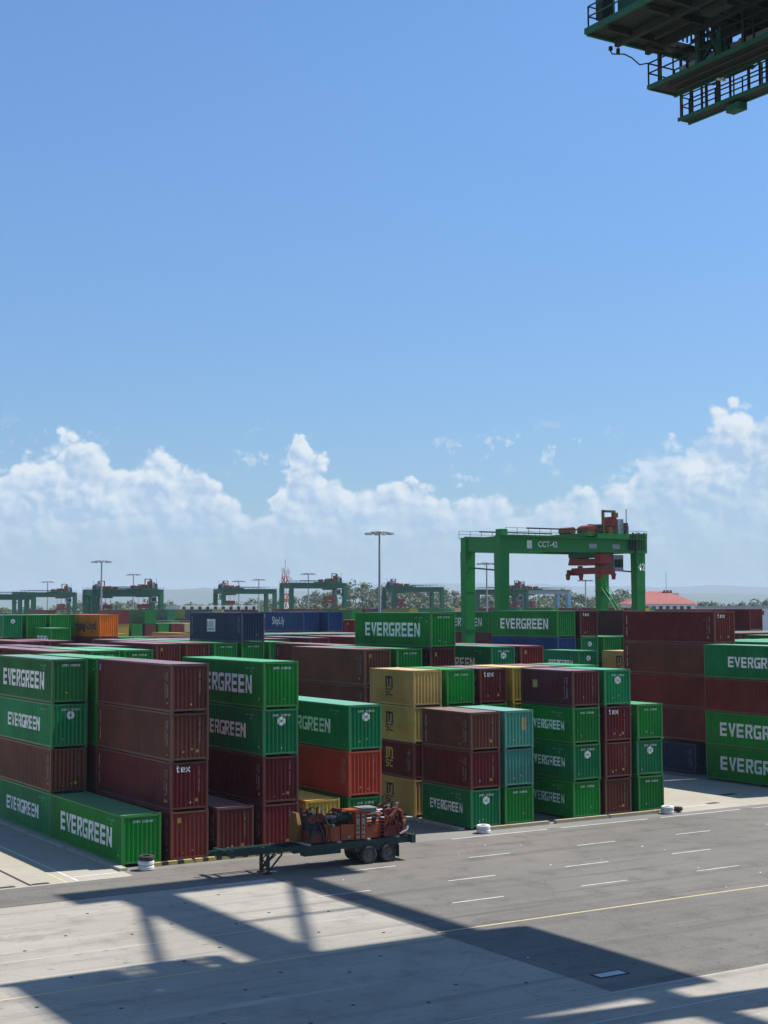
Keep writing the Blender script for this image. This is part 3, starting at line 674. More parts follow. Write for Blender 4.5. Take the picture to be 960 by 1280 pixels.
# general rows of roofs filling the blocks behind
RF = random.Random(77)
FILL = ['M', 'B', 'GP', 'G5', 'EB', 'MS', 'D', 'GP', 'R', 'EM', 'M', 'YP', 'B', 'BS', 'C', 'N']
def fill(xs, Y, L, h, nlev, phrase, p5=0.0, pal=None, skip=0.06):
    for X in xs:
        if RF.random() < skip: continue
        n = nlev if RF.random() > .18 else nlev-1
        if RF.random() < p5: n += 1
        tops = []
        for k in range(n):
            s = RF.choice(pal or FILL); tops.append(s if k >= n-2 else '-'+s)
        labs = [None if k < n-2 else '%s %s' % (STY[tops[k].lstrip('-')][2], phrase) for k in range(n)]
        stack(X, Y, L, h, tops, '', labs, group=phrase)
def rows(a, b, st=3.05): return [a+st*i for i in range(int((b-a)/st)+1)]
fill(rows(0, 16), 42.6, L40, HC, 4, 'in the roofs behind the first block', skip=0.1)
fill(rows(22.2, 41), 60.2, L40, HC, 4, 'in the roofs behind the navy panelled one')
fill(rows(6, 20), 66, L40, HC, 4, 'in the roofs behind the first block')
fill(rows(62.6, 78, 3.05), 1.9, L40, HC, 3, 'in the rows beyond the lettered stack by the truck lane', skip=0.0)
fill(rows(66, 84, 3.05), 14.4, L40, HC, 4, 'in the rows beyond the tall brown wall', pal=['GP', 'C', 'B', 'EB', 'G5'], skip=0.0)
fill(rows(90, 112), 30, L40, HC, 4, 'in the rows beyond the tall brown wall', pal=['GP', 'C', 'B', 'EB', 'G5'])
fill(rows(100, 130), 50, L40, HC, 4, 'in the rows beyond the tall brown wall', pal=['GP', 'C', 'B', 'EB', 'MS'])
fill(rows(46.5, 60), 62, L40, HC, 4, 'in the roofs behind the high green lettered one')
fill(rows(50, 66), 82, L40, HC, 4, 'in the roofs behind the high green lettered one')
fill(rows(40, 66), 104, L40, ST, 4, 'in the distant rows past the navy panelled one')
fill(rows(38, 68), 135, L40, ST, 4, 'in the distant rows past the bright orange one')
fill(rows(82, 150), 128, L40, ST, 4, 'in the distant rows below the gantry crane', p5=0.15)
fill(rows(50, 104), 168, L40, ST, 4, 'in the distant rows past the bright orange one', pal=['YP', 'YP', 'M', 'B', 'YP', 'GP'])
fill(rows(108, 190), 168, L40, HC, 4, 'in the farthest rows of roofs below the gantry crane', p5=0.08)
fill(rows(60, 240), 215, L40, HC, 4, '', p5=0.12)
fill(rows(80, 300), 275, L40, HC, 4, '', p5=0.25)
fill(rows(110, 360), 340, L40, HC, 4, '', p5=0.3)

WORDS_OK = 16
def build_containers():
    vis = [r for r in REC if r[6]]; hid = [r for r in REC if not r[6]]
    vis.sort(key=lambda r: (r[7] is not None, (r[0]-CAM.x)**2+(r[1]-CAM.y)**2))
    solo, rest = vis[:288], vis[288:]
    seen = {}
    for X, Y, z, L, h, s, lab, grp in solo:
        base, marks, _ = STY[s]
        lab = ' '.join(lab.split()[:WORDS_OK]).rstrip(',')
        o = thing('shipping_container', lab, 'container', (X+CW/2, Y+L/2, z), R(RJ.uniform(-.12, .12)), grp or 'shipping containers in the yard')
        v = RJ.uniform(.92, 1.28); wm = RJ.uniform(.7, 1.3) if base[0] > base[1]*2.5 else 1.0; col = (*[min(1, c*v*k_*RJ.uniform(.93, 1.07)) for c, k_ in zip(base, (1.0, wm, .85+.15*wm))], 1)
        blend = RJ.uniform(.14, .34); rcol = (*[c*1.8*(1-blend)+.45*blend for c in col[:3]], 1); fcol = (*[c*.9+.028*k_ for c, k_ in zip(col[:3], (1.15, 1.0, .75))], 1)  # roof colour lightened: glancing sky sheen painted in, plus some sun bleaching
        M = container_meshes(L, h); D = math.hypot(X-CAM.x, Y-CAM.y)
        def p(nm, key, c):
            q = link(nm, M[key], None, o); q.color = c; return q
        if D < 215:
            p('frame', 'frame', fcol); p('side_panel', 'sideL', col); p('side_panel', 'sideR', col)
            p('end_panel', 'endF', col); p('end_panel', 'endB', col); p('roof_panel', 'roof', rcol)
        else: p('container_body', 'all', col)
        for k in marks:
            if D > 150 and k in ('idend', 'idside', 'idvert', 'idvertfar', 'idendvert', 'stickend', 'stickside'): continue
            link(PARTN[k], letter_mesh(k, L, h), None, o)
        if D < 165: link('data_plates', letter_mesh('plates%d' % RJ.randrange(9), L, h), None, o)
        if s == 'H': 
            link('brand_lettering', font_mark('Hapag-Lloyd', 1.55, 'letter_navy', L, 1.4, 7.1, .035, 1.0), None, o)
            e = MB(); e.box(-CW/2-.004, -CW/2+.02, L/2-2.9, L/2-2.2, .75, 1.95); e.box(-CW/2-.004, -CW/2+.02, L/2-2.55, L/2-1.75, 1.1, 2.25); part('emblem', e, 'letter_navy', o)
        if s == 'S': link('brand_lettering', font_mark('ShipLily', 1.6, 'letter_white', L, 1.5, 4.3, .0, .8), None, o)
        if s == 'NP':
            e = MB()
            for i in range(4): e.box(-CW/2-.006, -CW/2+.0, L/2-4.45-i*.4, L/2-4.25-i*.4, 1.45, 2.0)
            e.box(-CW/2-.006, -CW/2+.0, L/2-5.9, L/2-4.3, 1.12, 1.3); part('panel_print', e, 'steel_grey', o)
    mb = MB(); cols = []
    for X, Y, z, L, h, s, lab, grp in hid+rest:
        x0, x1, y0, y1 = X, X+CW, Y, Y+L; b = STY[s][0]; v = RJ.uniform(.8, 1.2)
        mb.box(x0, x1, y0, y1, z, z+h); cols += [tuple(min(1, c*v) for c in b)]*6
    m = mb.mesh('container_rows'); a = m.color_attributes.new('Col', 'FLOAT_COLOR', 'CORNER')
    for pi, pl in enumerate(m.polygons):
        for li in pl.loop_indices: a.data[li].color = (*cols[pi], 1)
    o = link('stacked_containers', m, 'stack_paint'); o['kind'] = 'stuff'; tag(o, 'mass of red, green and yellow containers buried in the rows and far away', 'containers')
    print('containers', len(solo), 'stuff', len(hid)+len(rest))
build_containers()

# ------------------------------------------------------------------ road paint, drains and kerbs
def marking(name, x0, x1, y0, y1, mat, label, cat='road marking', group=None, z=0.012):
    o = part(name, sheet(x0, x1, y0, y1, z), mat, None); tag(o, label, cat, group); return o
marking('yellow_line', 5.9, 190, -24.05, -23.9, 'line_yellow', 'long yellow line across the grey asphalt road')
marking('yellow_line', -120, 5.7, -24.9, -24.72, 'line_yellow_faint', 'long faded yellow line across the pale concrete apron', z=0.014)
for k in range(-1, 14):
    if k > -1: marking('lane_dash', 10.34+8.4*k, 13.6+8.4*k, -18.76, -18.64, 'line_white', 'white lane dash in the row next to the yellow line', group='lane dashes beside the yellow line')
    marking('lane_dash', 13.6+8.2*k, 16.8+8.2*k, -13.62, -13.5, 'line_white', 'white lane dash in the middle row of the asphalt', group='lane dashes in the middle row')
    marking('lane_dash', 10.6+8.3*k, 13.7+8.3*k, -8.02, -7.9, 'line_white', 'white lane dash in the row next to the container stacks', group='lane dashes beside the stacks')
for k in range(9): marking('edge_line', 22+9*k, 29.8+9*k, -1.62, -1.48, 'line_white', 'worn white edge line below the container stacks', group='worn edge lines')
for k in range(7): marking('apron_dash', -30+5.3*k, -27+5.3*k, -19.05, -18.93, 'line_faint', 'faint white dash across the pale concrete apron', group='faint dashes on the concrete apron', z=0.014)
for k in range(5): marking('apron_dash', -22+5.6*k, -19.4+5.6*k, -10.2, -10.08, 'line_faint', 'faint white dash along the far side of the concrete apron', group='faint dashes at the far side of the apron', z=0.014)
marking('white_line', -3.62, -3.48, -2.4, 120, 'line_white', 'thin white line along the lane left of the green containers')
marking('white_line', -3.4, -0.7, -1.32, -1.14, 'line_white', 'short white stop line at the corner of the first stack', z=0.016)
marking('yellow_line', -4.27, -4.15, -2.4, 90, 'line_yellow', 'thin yellow line in the lane left of the green containers')
marking('white_line', 44, 59.0, 14.92, 15.1, 'line_white', 'white line crossing the bare truck lane before the navy container')
marking('white_line', 43.3, 47.5, 1.6, 1.75, 'line_white', 'short white line by the tyre stack on the truck lane')
struct('drain_channel', MB().box(-60, -0.6, -2.75, -2.55, 0.0, 0.02), 'kerb_concrete')
struct('drain_strip', MB().box(-6.32, -6.14, -2.5, 120, 0.0, 0.016), 'drain_iron')
struct('drain_channel_right', MB().box(43.0, 190, -0.45, -0.25, 0.0, 0.02), 'kerb_concrete')
for x, y, w, d, lab in ((-5.6, -2.2, .95, .42, 'dark iron drain cover by the yellow line in the left lane'), (-7.5, -2.2, .95, .42, 'dark iron drain cover left of the long drain strip'), (53.4, 5.3, 1.5, .6, 'dark iron drain cover in the shaded edge of the truck lane'), (48.6, 2.1, 1.1, .5, 'small dark drain cover in the sunny truck lane')):
    o = part('drain_cover', MB().box(x-w/2, x+w/2, y-d/2, y+d/2, 0.009, 0.022), 'drain_iron', None); tag(o, lab, 'drain cover')
    for i in range(5): part('slot', MB().box(x-w/2+.08+i*(w-.1)/5, x-w/2+.14+i*(w-.1)/5, y-d/2+.06, y+d/2-.06, 0.022, 0.027), 'crane_dark', o)
# pit in shaded asphalt; its water's sky reflection is painted as pale plates
h = thing('pit_hatch', 'pit hatch in the shaded asphalt, pale plates standing in for water reflecting sky', 'hatch', (7.55, -34.25, 0.004))
part('hatch_frame', MB().box(-.78, .78, -.36, -.28, 0, .03).box(-.78, .78, .28, .36, 0, .03).box(-.78, -.7, -.28, .28, 0, .03).box(.7, .78, -.28, .28, 0, .03), 'drain_iron', h)
for i in range(4): part('sheen_plate', MB().box(-.68+i*.345, -.36+i*.345, -.26, .26, .004, .022), 'water_sheen', h)
rs = random.Random(9)
hole = MB().cyl((0, 0, 0.004), (0, 0, 1), .085, .012, 10).mesh('socket'); hole.materials.append(MATS['drain_iron'])
for i in range(9):
    for j in range(5):
        x = -16.5+i*2.55+rs.uniform(-.15, .15); y = -33.8+j*5.6+rs.uniform(-.3, .3)+(1.4 if i % 2 else 0)
        if x < 5.2 and rs.random() > .12: link('socket', hole, None, apron, (x, y, .012))
# rail slot and scattered grit on the quay strip
part('rail', MB().box(-200, 200, -39.55, -39.45, 0.009, 0.03), 'steel_grey', quay)
struct('quay_kerb_joint', MB().box(-200, 240, -36.62, -36.45, 0.0, 0.014), 'kerb_concrete')
lm = MB()
for k in range(16):
    x, y = rs.uniform(6, 40), rs.uniform(-36, -3)
    s = rs.uniform(.04, .11); lm.add([(x+s, y, .02), (x, y+s*.7, .05), (x-s, y-.02, .02), (x, y-s*.8, .045)], [(0, 1, 2, 3)])
o = part('litter', lm, 'letter_white', None); o['kind'] = 'stuff'; tag(o, 'tiny scraps of pale litter scattered over the asphalt', 'litter')

# kerb sleepers below the stacks
def kerb(x0, x1, y, label, striped=True, h=.21, yw=.3, group='yellow kerb sleepers in front of the stacks'):
    o = thing('kerb_sleeper', label, 'kerb', (x0, y, 0.006), 0, group); n = max(1, int((x1-x0)/.42))
    if striped:
        for i in range(n):
            a = i*(x1-x0)/n; b = (i+1)*(x1-x0)/n
            if i % 2 == 1: part('black_band', MB().box(a+.04, b-.04, -yw/2-.004, yw/2+.002, 0.02, h+.003), 'kerb_black', o)
        part('beam', MB().box(0, x1-x0, -yw/2, yw/2, 0, h), 'kerb_yellow', o)
    else:
        part('beam', MB().box(0, x1-x0, -yw/2, yw/2, 0, h), 'kerb_concrete', o); part('painted_edge', MB().box(.02, x1-x0-.02, -yw/2-.003, -yw/2+.1, h-.1, h+.004), 'kerb_yellow', o)
for i, (a, b) in enumerate(((1.7, 4.2), (4.4, 8.3), (8.5, 12.4), (12.6, 16.4), (16.6, 19.0))):
    kerb(a, b, -.42, 'yellow kerb sleeper with black bands under the first row of stacks')
for a, b, l in ((26.2, 31.4, 'pale yellow-edged kerb sleeper in front of the teal stack'), (32.0, 36.7, 'pale yellow-edged kerb sleeper below the purplish-topped stack'), (36.9, 41.4, 'pale yellow-edged kerb sleeper below the all-green stack')):
    kerb(a, b, .35, l, False, .22)
plinth = MB().box(-.22, .22, -.85, .85, 0, .16).mesh('sleeper'); plinth.materials.append(MATS['kerb_concrete'])
for k in range(14):
    o = link('plinth_block', plinth, None, None, (-.28, -.1+1.85*k, .009)); tag(o, 'low concrete block in the line under the left green containers', 'block', 'concrete blocks under the left containers')
for k in range(4):
    o = link('plinth_block', plinth, None, None, (24.7, 2.0+1.9*k, .009)); tag(o, 'low concrete block beside the emerald lettered container', 'block', 'concrete blocks beside the second block')

# tyre drums marking the corners
def tyre_stack(x, y, n, label, top):
    o = thing('tyre_stack', label, 'tyre stack', (x, y, 0.006)); prof = [(.24, .02), (.4, .0), (.47, .06), (.47, .21), (.4, .27), (.24, .25)]
    for i in range(n):
        part('tyre', MB().lathe((rs.uniform(-.02, .02), rs.uniform(-.02, .02), i*.28), (0, 0, 1), prof, 22), 'rubber' if (top and i == n-1) else 'tyre_white', o)
tyre_stack(.95, -1.25, 3, 'stack of white-painted tyres with a black one on top', True)
tyre_stack(25.25, -.55, 2, 'low stack of white tyres at the corner of the second block', False)
tyre_stack(41.85, -.25, 2, 'low stack of white tyres at the truck lane corner', False)
o = link('loose_tyre', MB().lathe((42.95, .1, .22), (.15, .2, 1), [(.27, -.12), (.5, -.12), (.53, 0), (.5, .12), (.27, .12)], 20).mesh('loose_tyre'), 'rubber'); tag(o, 'dark old tyre leaning behind the white tyres', 'tyre')

# ------------------------------------------------------------------ the trailer and its load
tr = thing('chassis_trailer', 'dark green container chassis trailer parked before the stacks', 'trailer', (10.0, -5.55, 0.006))
for y in (-.78, .78):
    part('rail', MB().box(-2.2, 5.85, y-.09, y+.09, 1.0, 1.4), 'chassis_green', tr); part('rail', MB().box(-6.2, -2.2, y-.085, y+.085, 1.16, 1.402), 'chassis_green', tr)
for y in (-.42, .42): part('gooseneck_rail', MB().box(-6.9, -3.0, y-.08, y+.08, 1.2, 1.4), 'chassis_green', tr)
for x in (-5.6, -3.6, -1.6, .4, 2.4, 4.4): part('crossmember', MB().box(x-.06, x+.06, -.7, .7, 1.18, 1.34), 'chassis_green', tr)
part('rear_bolster', MB().box(5.6, 5.88, -1.2, 1.2, 1.0, 1.48), 'chassis_green', tr); part('front_bolster', MB().box(-6.3, -6.1, -1.15, 1.15, 1.2, 1.44), 'chassis_green', tr)
part('bogie_frame', MB().box(1.9, 4.9, -.85, .85, .72, 1.02), 'machine_dark', tr); part('tool_box', MB().box(-1.5, .9, -.9, -.35, .78, 1.05), 'chassis_green', tr)
for x in (2.75, 4.1):
    part('axle', MB().cyl((x, 0, .53), (0, 1, 0), .08, 1.6, 10), 'machine_dark', tr)
    for y in (-.92, -.62, .62, .92):
        w = part('wheel', MB().lathe((x, y, .53), (0, 1, 0), [(.29, -.13), (.44, -.14), (.525, -.09), (.53, 0), (.525, .09), (.44, .14), (.29, .13)], 26), 'rubber', tr)
        part('rim', MB().lathe((x, y, .53), (0, 1, 0), [(.10, -.02), (.285, -.07), (.29, -.12), (.30, 0), (.285, .08), (.10, .03)], 20).cyl((x, y, .53), (0, 1, 0), .12, .2, 12), 'rim', w)
part('mudflap', MB().box(4.75, 4.78, -1.1, -.5, .25, .95).box(4.75, 4.78, .5, 1.1, .25, .95), 'rubber', tr)
for y in (-.8, .05):
    lg = part('landing_leg', MB().box(-3.88, -3.72, y-.08, y+.08, .06, 1.05).box(-4.0, -3.6, y-.16, y+.16, 0, .07), 'machine_dark', tr)
    part('brace', MB().bar((-3.8, y, .12), (-2.9, y, 1.05), .08).bar((-3.8, y, .7), (-3.3, y, 1.05), .06), 'machine_dark', lg)
part('leg_brace', MB().bar((-3.8, -.8, .2), (-3.8, .05, .95), .06).bar((-3.8, .05, .2), (-3.8, -.8, .95), .06), 'machine_dark', tr)
part('dunnage', MB().box(-1.4, -1.2, -1.1, 1.1, 1.401, 1.5).box(.6, .8, -1.1, 1.1, 1.401, 1.5).box(2.6, 2.8, -1.1, 1.1, 1.401, 1.5).box(4.6, 4.8, -1.1, 1.1, 1.401, 1.5), 'kerb_concrete', tr)

def machine_end(o, x, mat, sgn):
    part('end_block', MB().box(x-.5, x+.5, -.95, .95, 1.52, 2.25), mat, o)
    t = part('tower', MB().taper((x, 0, 2.25), (.46, .8), (x+.05*sgn, 0, 2.95), (.34, .62)).box(x-.3, x+.34, -.5, .55, 2.95, 3.15), 'machine_dark' if sgn > 0 else mat, o)
    for i, (dx, y) in enumerate(((-.24, -.86), (.26, -.84), (0.0, -.2), (.1, .4))):
        part('sheave', MB().lathe((x+dx, y, 3.0+.04*i), (0, 1, 0), [(.06, -.05), (.2, -.05), (.27, -.08), (.3, -.03), (.3, .03), (.27, .08), (.2, .05), (.06, .05)], 18), 'machine_maroon' if i != 2 else 'machine_dark', t)
    for i, (dx, dy, hh) in enumerate(((-.42, -.75, .5), (-.12, -.8, .34), (.14, -.7, .55), (.44, -.7, .42), (-.3, .3, .5), (.3, .4, .4))):
        part('lug', MB().bar((x+dx, dy, 3.05), (x+dx*1.2, dy, 3.1+hh), .09).bar((x+dx*1.2-.1, dy, 3.1+hh), (x+dx*1.2+.12, dy, 3.14+hh), .08), 'machine_steel' if i in (1, 3) else 'machine_dark', t)
    part('side_bracket', MB().bar((x-.5, -1.0, 1.6), (x-.1, -1.02, 2.6), .12).bar((x+.5, -1.0, 1.6), (x+.2, -1.02, 2.6), .12).bar((x-.45, -1.02, 2.1), (x+.45, -1.02, 2.1), .1), 'machine_dark' if sgn > 0 else 'machine_maroon', o)
ml = thing('machinery_load', 'rusty orange and maroon lifting gear strapped on the trailer', 'machinery', (10.0, -5.55, 0.13)); ml.scale = (1, 1, 0.91)
machine_end(ml, -.75, 'machine_maroon', 1); machine_end(ml, 4.35, 'machine_maroon', -1)
part('yellow_housing', MB().box(-1.58, -1.32, -.2, .85, 1.52, 2.6).taper((-1.45, .32, 2.6), (.13, .52), (-1.4, .45, 3.3), (.1, .3)), 'machine_yellow', ml)
part('gear_case', MB().box(-.15, .78, -1.0, .9, 1.52, 2.42), 'machine_orange', ml); part('gear_case', MB().box(.84, 1.75, -1.02, .9, 1.52, 2.5), 'machine_orange', ml)
part('motor', MB().cyl((.3, -.3, 2.72), (1, 0, 0), .34, .95, 16).box(-.1, .8, -.6, .0, 2.42, 2.5), 'machine_dark', ml)
part('motor', MB().cyl((1.25, -.25, 2.83), (1, 0, 0), .4, .9, 18).cyl((1.25, .5, 2.75), (1, 0, 0), .3, .8, 14), 'machine_dark', ml)
part('valve_block', MB().box(-.1, .45, -.98, -.75, 2.42, 2.6).box(.2, .6, -.9, -.5, 2.98, 3.1).cyl((.1, -.6, 3.02), (0, 1, 0), .1, .5, 10), 'machine_steel', ml)
part('drum_guard', MB().box(1.0, 1.7, -.6, .6, 3.16, 3.24).box(1.05, 1.2, -.5, .5, 3.24, 3.42), 'machine_maroon', ml)
for x in (1.95, 2.32):
    p_ = part('upright', MB().box(x-.15, x+.15, -1.08, -.6, 1.5, 3.2).box(x-.13, x+.13, -.6, .8, 1.6, 2.9), 'machine_orange', ml)
    for z in (1.8, 2.1, 2.35, 2.9): part('bolt_hole', MB().cyl((x, -1.085, z), (0, 1, 0), .075, .02, 10), 'machine_dark', p_)
    part('face_plate', MB().box(x-.10, x+.10, -1.084, -1.079, 1.62, 3.05), 'machine_steel', p_)
part('cap', MB().box(1.76, 2.52, -1.1, .6, 3.2, 3.27), 'machine_orange', ml)
part('gear_case', MB().box(2.55, 3.5, -1.0, .9, 1.52, 2.4), 'machine_orange', ml)
for i, (z, m_) in enumerate(((2.5, 'machine_orange'), (2.68, 'machine_steel'), (2.92, 'machine_maroon'), (3.16, 'machine_steel'))):
    part('hydraulic_cylinder', MB().cyl((3.05, -.75+.1*i, z), (1, 0, 0), .1, 1.15, 12).cyl((3.75, -.75+.1*i, z), (1, 0, 0), .055, .5, 10), m_, ml)
part('drum', MB().cyl((3.45, -.3, 2.85), (1, 0, 0), .36, .7, 18), 'machine_dark', ml)
part('top_plate', MB().box(2.55, 3.6, -.6, .5, 3.3, 3.36), 'machine_steel', ml)
ld = MB().bar((3.42, -1.08, 1.55), (3.42, -1.08, 2.7), .06).bar((3.78, -1.08, 1.55), (3.78, -1.08, 2.7), .06)
for i in range(5): ld.bar((3.42, -1.08, 1.7+i*.22), (3.78, -1.08, 1.7+i*.22), .045)
part('ladder', ld, 'machine_maroon', ml)
part('arm', MB().tube([(3.75, -1.05, 2.2), (4.15, -1.1, 2.75), (4.65, -1.0, 3.2), (5.0, -.9, 3.05), (5.15, -.9, 2.3), (5.1, -.9, 1.7)], .24, 8), 'machine_maroon', ml)
part('flipper', MB().taper((5.12, -.3, 1.52), (.3, .6), (5.0, -.3, 2.9), (.16, .5)), 'machine_maroon', ml)
part('pipe', MB().tube([(4.8, -1.1, 1.62), (5.3, -1.1, 1.8), (5.45, -1.0, 2.05)], .15, 8), 'machine_steel', ml)
part('hose', MB().tube([(-.2, -1.02, 3.0), (0, -1.08, 2.6), (.12, -1.1, 2.1), (.05, -1.12, 1.7), (.2, -1.1, 1.5)], .07, 6).tube([(4.2, -.2, 3.5), (4.2, -.2, 4.0), (4.32, -.2, 4.15), (4.45, -.2, 4.0), (4.45, -.2, 3.5)], .07, 6), 'machine_dark', ml)
rl = random.Random(12)
for mt_, n_ in (('machine_dark', 46), ('machine_steel', 14), ('machine_maroon', 24), ('machine_orange', 16)):
    fm = MB()
    for i in range(n_):
        x, y, z = rl.uniform(-1.4, 5.2), rl.uniform(-1.08, .6), rl.uniform(1.6, 3.0)
        if 1.8 < x < 2.5: x += 1.0
        k_ = rl.random(); a_ = rl.uniform(.06, .2)
        if k_ < .4: fm.box(x-a_, x+a_, y-a_, y+a_, z, z+rl.uniform(.08, .35))
        elif k_ < .75: fm.bar((x, y, z), (x+rl.uniform(-.5, .5), y+rl.uniform(-.2, .2), z+rl.uniform(-.1, .6)), rl.uniform(.05, .1), n=6)
        else: fm.cyl((x, y, z), (rl.uniform(-1, 1), rl.uniform(-1, 1), .2), rl.uniform(.07, .18), rl.uniform(.1, .4), 10)
    part('fittings', fm, mt_, ml)
part('bracket', MB().bar((-.3, -1.05, 3.2), (.15, -1.1, 2.2), .1).bar((.15, -1.1, 2.2), (-.05, -1.05, 1.55), .1), 'machine_yellow', ml)

# ------------------------------------------------------------------ rubber-tyred gantry crane
def railing(mb, pts, h=1.1, n=6, r=.05):
    for a, b in zip(pts, pts[1:]):
        a = Vector(a); b = Vector(b); k = max(1, int((b-a).length/1.8))
        for i in range(k+1):
            q = a.lerp(b, i/k); mb.bar(q, q+Vector((0, 0, h)), r)
        for z in (h, h*.55): mb.bar(a+Vector((0, 0, z)), b+Vector((0, 0, z)), r)
    return mb
def gantry(name, label, loc, num, green='crane_green', trol=5.6, spr_z=18.7, detail=True, group='rubber-tyred gantry cranes', spans=(-11.5, 11.5)):
    o = thing(name, label, 'gantry crane', loc, 0, group); xs = spans; ys = (-3.8, 3.8)
    for x in xs:
        part('sill_beam', MB().box(x-.6, x+.6, -5.2, 5.2, 1.5, 2.5), green, o)
        for y in (-4.4, -3.0, 3.0, 4.4):
            part('wheel', MB().lathe((x, y, .76), (1, 0, 0), [(.4, -.25), (.7, -.25), (.75, -.15), (.75, .15), (.7, .25), (.4, .25)], 16), 'rubber', o)
        for y in ys: part('leg', MB().taper((x, y, 2.5), (.62, .5), (x, y, 22.3), (.78, .62)), green, o)
        for y in ys:
            for zz in (7.0, 12.0, 17.0): part('splice_plate', MB().box(x-.76, x+.76, y-.62, y+.62, zz, zz+.25), green, o)
        part('leg_cable', MB().bar((x+.8, -3.5, 3), (x+.86, -3.5, 22), .1).bar((x+.8, -3.8, 3), (x+.86, -3.8, 22), .07), 'crane_dark', o)
        part('end_beam', MB().box(x-.5, x+.5, -3.18, 3.18, 22.3, 24.1), green, o)
        part('tie_rod', MB().bar((x, -3.2, 19.7), (x, 3.2, 20.2), .2), 'crane_green_dull', o)
    for y in ys:
        g_ = part('main_girder', MB().box(xs[0]-.7, xs[1]+.7, y-.62, y+.62, 22.25, 24.2), green, o)
        part('rail', MB().box(xs[0]-.5, xs[1]+.5, y-.06, y+.06, 24.2, 24.34), 'crane_dark', g_)
        part('walkway', MB().box(xs[0]-.4, xs[1]+.4, y+(-1.5 if y < 0 else .62), y+(-.62 if y < 0 else 1.5), 24.06, 24.14), green, g_)
        yy = y+(-1.45 if y < 0 else 1.45)
        part('railing', railing(MB(), [(xs[0]-.4, yy, 24.14), (xs[1]+.4, yy, 24.14)], 1.0), green, g_)
        part('cable_tray', MB().box(xs[0]+3, trol-2.5, yy-.08, yy+.12, 25.05, 25.22), 'crane_dark', g_)
    t = part('trolley', MB().box(trol-4.2, trol+3.1, -4.6, 4.6, 24.36, 24.8).box(trol-3.0, trol+2.6, -5.1, -4.55, 24.0, 24.7), green, o)
    part('rope_guide', MB().box(trol-3.9, trol-2.6, -4.2, -2.8, 24.8, 25.5), 'machine_orange', t); part('rope_guide', MB().box(trol-.4, trol+.3, -4.4, -3.4, 24.8, 25.7), 'machine_orange', t)
    part('hoist_drum', MB().cyl((trol-3.2, 1.0, 25.3), (0, 1, 0), .5, 2.6, 12), 'machine_orange', t)
    part('deck_clutter', MB().box(trol+2.35, trol+3.0, -4.4, -3.2, 24.8, 26.3).box(trol-2.2, trol-1.7, -4.5, -4.0, 24.8, 26.0).bar((trol-4.1, -4.5, 25.9), (trol-1.5, -4.5, 25.9), .12).bar((trol+2.7, -4.4, 26.3), (trol+2.7, -4.4, 28.2), .08), 'crane_dark', t)
    part('hoist_well', MB().box(trol-1.5, trol+1.6, -2.9, 2.9, 21.7, 24.36), 'crane_green_dull', t)
    part('hoist_drum', MB().cyl((trol-1.4, -1.5, 25.4), (0, 1, 0), .65, 3.2, 14).box(trol-2.2, trol-.5, -3.6, -3.1, 24.8, 25.6), 'machine_orange', t)
    part('hoist_motor', MB().box(trol+.2, trol+1.9, -3.0, 1.0, 24.8, 25.9).cyl((trol+.6, 2.0, 25.5), (1, 0, 0), .5, 1.8, 12), 'spreader_red', t)
    part('control_cabinet', MB().box(trol+1.3, trol+2.3, -4.3, -1.0, 24.8, 26.8), 'crane_grey', t); part('cabinet_hood', MB().box(trol+.3, trol+1.28, -4.1, -2.4, 25.9, 27.1), 'spreader_red', t)
    part('service_jib', MB().bar((trol-1.2, -4.2, 24.8), (trol-1.2, -4.2, 27.9), .3).bar((trol-1.3, -4.2, 27.8), (trol+.9, -4.2, 27.8), .3).box(trol+.5, trol+1.2, -4.5, -3.9, 27.0, 27.65), 'machine_yellow', t)
    part('railing', railing(MB(), [(trol-2.6, -4.6, 24.8), (trol+2.9, -4.6, 24.8), (trol+2.9, 4.6, 24.8)], 1.1), 'machine_yellow', t)
    part('cabin', MB().box(trol+1.6, trol+3.3, -3.0, -.8, 19.8, 22.0), 'crane_grey', t); part('cabin_window', MB().box(trol+1.7, trol+3.2, -3.02, -2.98, 20.3, 21.4), 'crane_dark', t)
    s = part('spreader', MB().box(trol-.6, trol+.6, -3.4, 3.4, spr_z+.25, spr_z+1.1).box(trol-1.2, trol+1.2, -3.7, -3.2, spr_z+.1, spr_z+.85).box(trol-1.2, trol+1.2, 3.2, 3.7, spr_z+.1, spr_z+.85), 'spreader_red', o)
    for x in (-1.15, 1.15):
        for y in (-3.45, 3.45): part('flipper', MB().taper((trol+x, y, spr_z-.55), (.12, .22), (trol+x, y, spr_z+.3), (.22, .3)), 'spreader_red', s)
    part('headblock', MB().box(trol-1.1, trol+1.1, -2.3, 2.3, spr_z+1.45, spr_z+2.3).box(trol-1.6, trol+.2, -4.0, -2.8, spr_z+1.6, spr_z+2.9).box(trol-.4, trol+1.6, 2.2, 4.0, spr_z+1.5, spr_z+2.8).taper((trol, -3.2, spr_z+1.5), (.7, .8), (trol, -3.4, spr_z+2.6), (.5, .5)).taper((trol, 3.2, spr_z+1.5), (.7, .8), (trol, 3.4, spr_z+2.6), (.5, .5)).bar((trol, -2.2, spr_z+.9), (trol, -2.2, spr_z+1.4), .5).bar((trol, 2.2, spr_z+.9), (trol, 2.2, spr_z+1.4), .5), 'spreader_red', s)
    rp = MB()
    for x in (-.8, .8):
        for y in (-2.4, 2.4): rp.bar((trol+x, y, spr_z+2.2), (trol+x, y, 24.4), .07)
    part('hoist_rope', rp, 'crane_dark', s)
